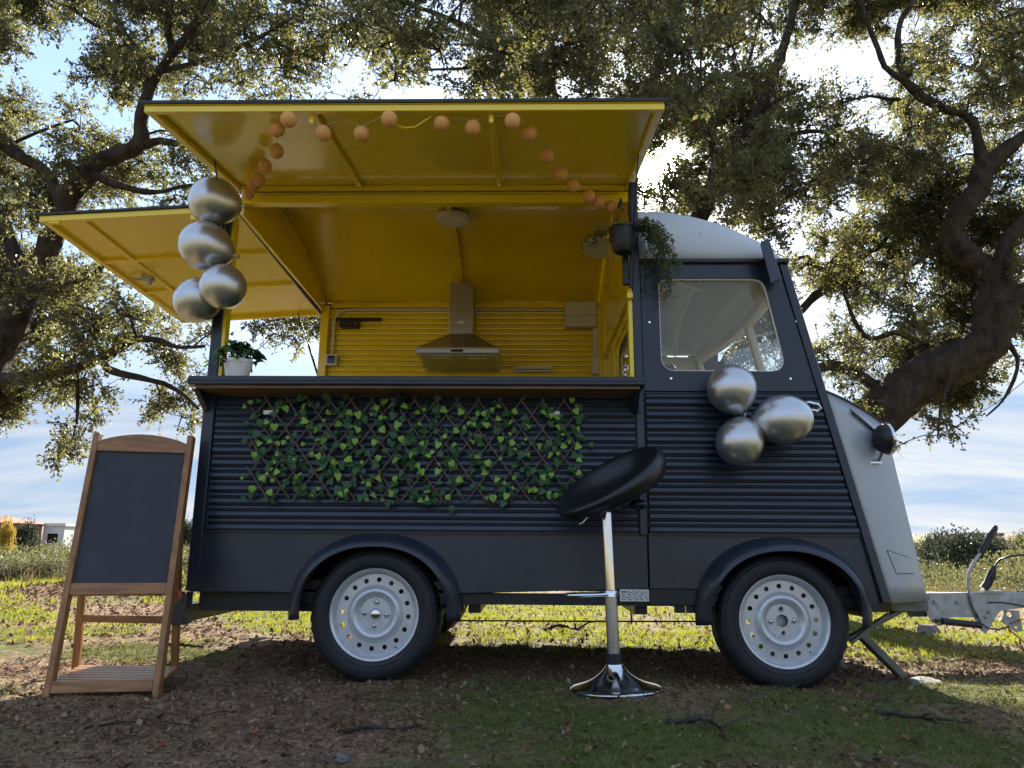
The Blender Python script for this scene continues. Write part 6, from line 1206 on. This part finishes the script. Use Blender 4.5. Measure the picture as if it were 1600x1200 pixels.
# ------------------------------------------------------------ ivy trellis
TR0, TR1, TZ0, TZ1 = -1.350, .262, .868, 1.345
trl = empty('ivy_trellis'); trl.matrix_world = VT @ Matrix.Translation((TR0, -.03, TZ0)); tag(trl, 'expanding willow trellis with ivy leaves fixed to the ribbed side', 'trellis')
Lx, Lz = TR1 - TR0, TZ1 - TZ0; sp = .1045; slope = .74; cross = []
def clip_bar(x0, dirn):
    """bar from the bottom edge at x0 up; ends cut where the lattice zigzag ends"""
    a, b = Vector((x0, 0)), Vector((x0 + dirn * slope * Lz, Lz)); t0, t1 = 0.0, 1.0
    for lim, sgn in ((0, 1), (Lx, -1)):
        fa, fb_ = (a.x - lim) * sgn, (b.x - lim) * sgn
        if fa < 0 and fb_ < 0: return None
        if fa < 0: t0 = max(t0, fa / (fa - fb_))
        elif fb_ < 0: t1 = min(t1, fa / (fa - fb_))
    if t1 - t0 < .12: return None
    return a.lerp(b, t0), a.lerp(b, t1), t0, t1
for dirn, yy in ((-1, -.014), (1, -.006)):
    x0 = -slope * Lz
    k = int(-slope * Lz / sp) - 1
    while k * sp < Lx + slope * Lz + sp:
        c_ = clip_bar(k * sp + (.03 if dirn > 0 else .0), dirn); k += 1
        if not c_: continue
        a, b, t0, t1 = c_; e = (b - a).normalized() * (.016 if (t1 - t0) > .9 else .006); a, b = a - e, b + e
        j = random.uniform(-.002, .002)
        MB().bar((a.x, yy + j, a.y), (b.x, yy - j, b.y), .0070, .0085, (0, -1, 0)).build('slat', M['trellis_wood'], trl)
for i in range(18): MB().sphere(((i * .093) % Lx, -.020, Lz * ((i * .37) % 1)), .003, 6, 4).build('pin', M['galv'], trl)
for x in (.055, 1.44): MB().box(x, x + .07, -.012, -.004, Lz - .075, Lz - .055).build('cable_tie', M['white_plastic'], trl)
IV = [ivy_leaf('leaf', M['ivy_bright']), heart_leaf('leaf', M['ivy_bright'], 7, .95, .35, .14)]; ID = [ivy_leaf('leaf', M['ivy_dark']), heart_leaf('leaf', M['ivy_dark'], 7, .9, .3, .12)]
rr_ = random.Random(19); nleaf = 0; cells = []
for i in range(17):
    for j in range(6): cells.append((i, j))
rr_.shuffle(cells)
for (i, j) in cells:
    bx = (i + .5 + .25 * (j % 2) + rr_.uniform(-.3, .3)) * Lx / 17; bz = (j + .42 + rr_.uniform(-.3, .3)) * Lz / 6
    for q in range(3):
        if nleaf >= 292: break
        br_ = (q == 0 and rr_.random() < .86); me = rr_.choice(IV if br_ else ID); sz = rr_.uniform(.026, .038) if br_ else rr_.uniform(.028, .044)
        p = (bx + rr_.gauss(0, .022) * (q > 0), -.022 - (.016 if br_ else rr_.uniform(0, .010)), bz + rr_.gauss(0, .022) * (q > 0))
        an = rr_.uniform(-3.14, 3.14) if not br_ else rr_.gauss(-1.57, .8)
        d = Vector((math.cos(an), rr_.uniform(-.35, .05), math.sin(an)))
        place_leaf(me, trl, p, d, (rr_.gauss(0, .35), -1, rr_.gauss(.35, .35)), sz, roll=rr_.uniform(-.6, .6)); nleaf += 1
# the many small leaves beyond the first three hundred
def leaf_heap(mes, n, smin, smax, y0, y1):
    mb = MB()
    for k in range(n):
        me = rr_.choice(mes); a = rr_.uniform(-3.14, 3.14); d = Vector((math.cos(a), rr_.uniform(-.3, .1), math.sin(a))).normalized(); nn = Vector((rr_.gauss(0, .4), -1, rr_.gauss(.3, .4)))
        s = d.cross(nn).normalized(); u = s.cross(d); z_ = rr_.uniform(-.02, Lz + .01); x_ = rr_.uniform(-.05, Lx + .03); p = Vector((x_, rr_.uniform(y0, y1), z_)); sz = rr_.uniform(smin, smax)
        mb.add([p + (s * q.co.x + d * q.co.y + u * q.co.z) * sz for q in me.vertices], [tuple(f.vertices) for f in me.polygons])
    return mb
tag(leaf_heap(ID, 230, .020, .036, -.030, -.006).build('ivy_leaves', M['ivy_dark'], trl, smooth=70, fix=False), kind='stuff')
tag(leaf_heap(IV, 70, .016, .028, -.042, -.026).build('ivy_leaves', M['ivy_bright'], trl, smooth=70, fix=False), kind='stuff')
for k in range(9):
    x = rr_.uniform(.1, Lx - .1); MB().tube([(x, -.012, .02), (x + rr_.uniform(-.02, .02), -.03, -.012), (x + rr_.uniform(-.03, .03), -.028, -.04)], .0009, 4).build('tendril', M['vine_leaf'], trl)
# ------------------------------------------------------------ bar stool
SX, SY = .364, -.35; SZ = gz(SX, SY)
stl = empty('bar_stool', (SX, SY, SZ - .004)); tag(stl, 'black padded bar stool on a chrome trumpet base in front of the trailer', 'bar stool'); stl.rotation_euler = (R(-.6), R(-1.4), 0); stl.scale = (.915, .915, .915)
MB().lathe([(.204, .0), (.206, .004), (.203, .009), (.190, .0135), (.165, .020), (.135, .029), (.105, .042), (.078, .059), (.056, .079), (.043, .095), (.038, .103), (.037, .107), (0, .107)], 64).build('base', M['chrome'], stl, smooth=50)
MB().lathe([(.0355, .1075), (.0355, .148), (.031, .153), (.0, .153)], 40).build('collar', M['black'], stl, smooth=40)
MB().lathe([(.0285, .1535), (.0285, .425), (0, .425)], 40).build('lower_column', M['brushed'], stl, smooth=40)
MB().lathe([(.0245, .4255), (.0245, .79), (0, .79)], 40).build('upper_column', M['chrome'], stl, smooth=40)
pts = [(.0, .0, 0)] + [(-.035, -.030, 0)] + [(-.04 + .0 - .155 * math.sin(a) ** 1.0 + 0, -.055 * math.cos(a), 0) for a in np.linspace(0.15, math.pi - .15, 14)] + [(-.035, .030, 0), (0, 0, 0)]
fr_ = MB().tube([(x, y, .412) for x, y, z in [(-.02, -.032, 0), (-.075, -.055, 0), (-.14, -.058, 0), (-.19, -.045, 0), (-.205, -.015, 0), (-.205, .015, 0), (-.19, .045, 0), (-.14, .058, 0), (-.075, .055, 0), (-.02, .032, 0)]], .0095, 10)
fr_.lathe([(.0295, .398), (.034, .400), (.034, .426), (.0295, .430)], 32).tube([(0, .0, .413), (.03, -.024, .413)], .014, 8).build('footrest', M['chrome'], stl, smooth=50)
# seat: a deep padded bowl with a rim that climbs to a low back
def seat_shell():
    m = MB(); n = 56; A_ = R(44)                                # the back lies to the right and away from the camera
    rows = []
    def hgt(a): return .074 + .098 * (.5 + .5 * math.cos(a - A_))
    def rad(a): return .236 + .024 * (.5 + .5 * math.cos(a - A_))
    prof = [(0, 'b', -.010), (.45, 'b', -.012), (.72, 'b', -.004), (.88, 'o', .08), (.98, 'o', .35), (1.035, 'o', .68), (1.02, 'o', .92), (.955, 'o', 1.04), (.875, 'o', 1.02), (.80, 'o', .88), (.735, 'i', .62), (.66, 'i', .36), (.52, 'i', .22), (.30, 'i', .20), (0, 'i', .20)]
    for k in range(n):
        a = 2 * math.pi * k / n; h = hgt(a); r_ = rad(a); row = []
        for f, kind, z in prof:
            if kind == 'b': zz = z
            elif kind == 'o': zz = h * z
            else: zz = .045 + (h - .045) * (z if z > .3 else z * .15)
            tilt_ = f * r_ * math.cos(a - A_) * .05
            row.append((f * r_ * math.cos(a) * 1.03, f * r_ * math.sin(a), zz + tilt_))
        rows.append(row)
    rows.append(rows[0]); m.grid(rows); return m
so = seat_shell().build('seat', M['leatherette'], stl, smooth=80); so.scale = (1.10, 1.0, .92); so.location = (.046, 0, .842); so.rotation_euler = (R(9), R(-21), 0)
sm_ = so.modifiers.new('smooth', 'SUBSURF'); sm_.levels = 1; sm_.render_levels = 1
MB().lathe([(0, .785), (.075, .785), (.082, .795), (.082, .812), (0, .815)], 28).build('seat_plate', M['black'], stl, smooth=40)
MB().tube([(-.02, -.02, .792), (-.085, -.075, .775), (-.125, -.105, .735), (-.14, -.11, .73)], .005, 8).build('height_lever', M['chrome'], stl, smooth=60)
MB().sphere((.150, -.03, .815), .045, 18, 10, (1, .9, .55)).build('back_pad', M['leatherette'], stl, smooth=60)
# ------------------------------------------------------------ chalkboard easel
ez = empty('chalkboard_easel', (-1.73, -.2, 0)); tag(ez, 'standing wooden chalkboard with an arched top rail and a slatted foot shelf', 'chalkboard')
eo = Vector(ez.location)
FL, FR_, TL, TR = Vector((-1.968, -.42, .0)), Vector((-1.492, -.42, -.002)), Vector((-2.078, -.10, 1.178)), Vector((-1.594, -.10, 1.160))
FL.z = gz(FL.x, FL.y) - .012; FR_.z = gz(FR_.x, FR_.y) - .012
def ep(u, v, w=0.0):       # u across 0..1, v up 0..1, w out of the frame towards the camera
    p = (FL * (1 - u) + FR_ * u) * (1 - v) + (TL * (1 - u) + TR * u) * v; nrm = (FR_ - FL).cross(TL - FL).normalized()
    return p - nrm * (-w) - eo if nrm.y < 0 else p - nrm * w - eo
def ebox(u0, u1, v0, v1, w0, w1): return [ep(u0, v0, w1), ep(u1, v0, w1), ep(u1, v0, w0), ep(u0, v0, w0), ep(u0, v1, w1), ep(u1, v1, w1), ep(u1, v1, w0), ep(u0, v1, w0)]
for u0, u1 in ((0, .058), (.942, 1.0)): MB().hexa(ebox(u0, u1, 0, 1.0, -.018, .018)).build('stile', M['wood'], ez, bevel=.003)
# arched top rail
top_ = []; bot_ = []
for k in range(17):
    u = .06 + .88 * k / 16; top_.append((u, .962 + .036 * math.sin(math.pi * k / 16) ** .8)); bot_.append((u, .922))
MB().plate(bot_ + top_[::-1], (), -.014, .014, fn=lambda u, v, w: tuple(ep(u, v, w))).build('top_rail', M['wood_flat'], ez, bevel=.002)
MB().hexa(ebox(.0595, .9405, .355, .398, -.013, .015)).build('bottom_rail', M['wood_flat'], ez, bevel=.003)
MB().hexa(ebox(.0595, .9405, .3985, .9215, -.004, .004)).build('chalkboard_panel', M['board'], ez)
MB().hexa(ebox(.0595, .9405, .022, .062, .000, .018)).build('foot_rail', M['wood_flat'], ez, bevel=.003)
RL, RR_ = Vector((-2.165, .12, 0)), Vector((-1.690, .13, 0)); RL.z = gz(RL.x, RL.y) - .01; RR_.z = gz(RR_.x, RR_.y) - .01
for a, b in ((RL, Vector((-2.092, -.055, .95))), (RR_, Vector((-1.662, -.055, .95)))):
    MB().bar(a - eo, b - eo, .034, .022, (0, 1, .2)).build('rear_leg', M['wood'], ez, bevel=.003)
def rl(t, u): return (RL * (1 - t) + Vector((-2.092, -.055, .95)) * t) * (1 - u) + (RR_ * (1 - t) + Vector((-1.662, -.055, .95)) * t) * u - eo
MB().bar(rl(.285, .03), rl(.285, .97), .016, .034, (0, 0, 1)).build('rear_brace', M['wood_flat'], ez, bevel=.003)
S0, S1, S2, S3 = Vector((-1.955, -.425, .092)), Vector((-1.500, -.425, .088)), Vector((-1.60, -.045, .098)), Vector((-2.052, -.045, .102))
for k in range(7):
    f0, f1 = k / 7 + .012, (k + 1) / 7 - .016; a, b = S0.lerp(S3, f0), S1.lerp(S2, f0); c, d = S1.lerp(S2, f1), S0.lerp(S3, f1); up_ = Vector((0, 0, .012))
    MB().hexa([q - eo for q in (a, b, c, d)] + [q + up_ - eo for q in (a, b, c, d)]).build('slat', M['wood_flat'], ez, bevel=.002)
for f in (.09, .88): MB().bar(S0.lerp(S1, f) - eo + Vector((0, .01, -.013)), S3.lerp(S2, f) - eo + Vector((0, 0, -.013)), .035, .022).build('shelf_batten', M['wood'], ez)
# ------------------------------------------------------------ stones, sticks and single leaves lying about
def stone(x, y, r_, label, mat='stone', sq=.55, seed=0, cat='stone', name='stone'):
    bm = bmesh.new(); bmesh.ops.create_icosphere(bm, subdivisions=4, radius=1.0); rr = random.Random(seed); off = rr.uniform(0, 50)
    co = np.array([v.co[:] for v in bm.verts]); n1 = fbm(co[:, 0] * 1.3 + off, co[:, 1] * 1.3 + co[:, 2] * 2.1 + off, seed, 3); n2 = fbm(co[:, 2] * 1.7 + off, co[:, 0] * 1.9 - co[:, 1] + off, seed + 5, 4)
    for v, a, b in zip(bm.verts, n1, n2): v.co *= 1 + .30 * a + .14 * b
    me = bpy.data.meshes.new(name); bm.to_mesh(me); bm.free(); me.materials.append(M[mat]); me.polygons.foreach_set('use_smooth', [True] * len(me.polygons))
    o = bpy.data.objects.new(name, me); COL.objects.link(o); o.location = (x, y, gz(x, y) + r_ * sq * .2); o.scale = (r_, r_ * .75, r_ * sq); o.rotation_euler = (0, 0, rr.uniform(0, 6.28)); tag(o, label, cat); return o
stone(3.05, 2.35, .085, 'rounded grey stone on the sunlit turf below the drawbar', sq=.8, seed=2)
stone(1.92, .24, .105, 'flat slab of broken concrete under the steady leg', 'concrete', .24, 4, 'slab', 'concrete_slab')
stone(1.66, .62, .05, 'brown block of stone beside the steady leg', 'stone', .9, 6)
stone(-.545, -1.28, .030, 'small pinkish stone lying in the leaf mould below the rear wheel', 'stone', .5, 8)
stone(-3.2, 2.6, .05, 'grey stone on the turf behind the chalkboard', 'stone', .7, 9)
def stick(pts, r0, label, forks=2, seed=0):
    rr = random.Random(seed); P = [Vector((x, y, gz(x, y) + h)) for x, y, h in pts]; root = empty('fallen_branch', P[0]); tag(root, label, 'stick'); b0 = P[0]
    Q = []
    for a, b in zip(P[:-1], P[1:]):
        for k in range(4): Q.append(a.lerp(b, k / 4) + Vector((rr.gauss(0, r0 * .6), rr.gauss(0, r0 * .6), abs(rr.gauss(0, r0 * .3)))))
    Q.append(P[-1]); n = len(Q)
    MB().tube([q - b0 for q in Q], [r0 * (1 - .65 * i / n) * rr.uniform(.85, 1.15) for i in range(n)], 8).build('stem', M['bark'], root, smooth=70)
    for k in range(forks):
        i = rr.randrange(1, n - 1); d = Vector((rr.uniform(-1, 1), rr.uniform(-1, 1), rr.uniform(.1, .8))).normalized(); L = r0 * rr.uniform(8, 18)
        MB().tube([Q[i] - b0, Q[i] - b0 + d * L * .5, Q[i] - b0 + d * L + Vector((0, 0, -.2 * L))], [r0 * .6, r0 * .45, r0 * .2], 6).build('side_twig', M['twig'], root, smooth=60)
stick([(-.62, -1.02, .006), (-.52, -1.0, .010), (-.42, -.985, .008), (-.35, -.95, .008)], .007, 'knobbly brown stick on the bare soil below the rear wheel', 2, 1)
stick([(.50, -1.03, .012), (.56, -1.06, .03), (.60, -1.10, .02), (.59, -1.2, .008)], .009, 'dark gnarled branch piece on the grass in front of the stool', 3, 2)
stick([(.46, -.985, .006), (.505, -1.02, .012), (.54, -1.035, .010)], .009, 'pale flat piece of bark on the grass in front of the stool', 0, 3)
stick([(.12, 1.95, .015), (.20, 1.92, .05), (.30, 1.95, .03), (.38, 1.97, .01)], .014, 'dark forked stick on the sunlit turf seen under the trailer', 4, 4)
stick([(-1.45, -1.02, .006), (-1.36, -.96, .012), (-1.25, -.93, .012), (-1.10, -.93, .006)], .004, 'thin bent twig on the soil in front of the chalkboard', 2, 5)
stick([(-2.12, .98, .012), (-2.02, .97, .016), (-1.92, .99, .012)], .014, 'short dark stick lying on the turf behind the chalkboard', 0, 6)
stick([(1.30, -.62, .01), (1.40, -.66, .014), (1.52, -.70, .012), (1.60, -.72, .01)], .009, 'weathered stick half buried below the front wheel', 1, 7)
rl_ = heart_leaf('fallen_leaf', M['red_leaf'], 7, .6, .5)
for (x, y, s, a, lab) in ((-.90, -.99, .050, .4, 'rust red fallen leaf on the soil between the chalkboard and the rear wheel'), (-1.08, -1.22, .036, 2.0, 'small rust red fallen leaf at the bottom of the soil patch'),):
    o = bpy.data.objects.new('fallen_leaf', rl_); COL.objects.link(o); o.location = (x, y, gz(x, y) + .014); o.rotation_euler = (.15, .1, a); o.scale = (s, s, s); tag(o, lab, 'leaf')
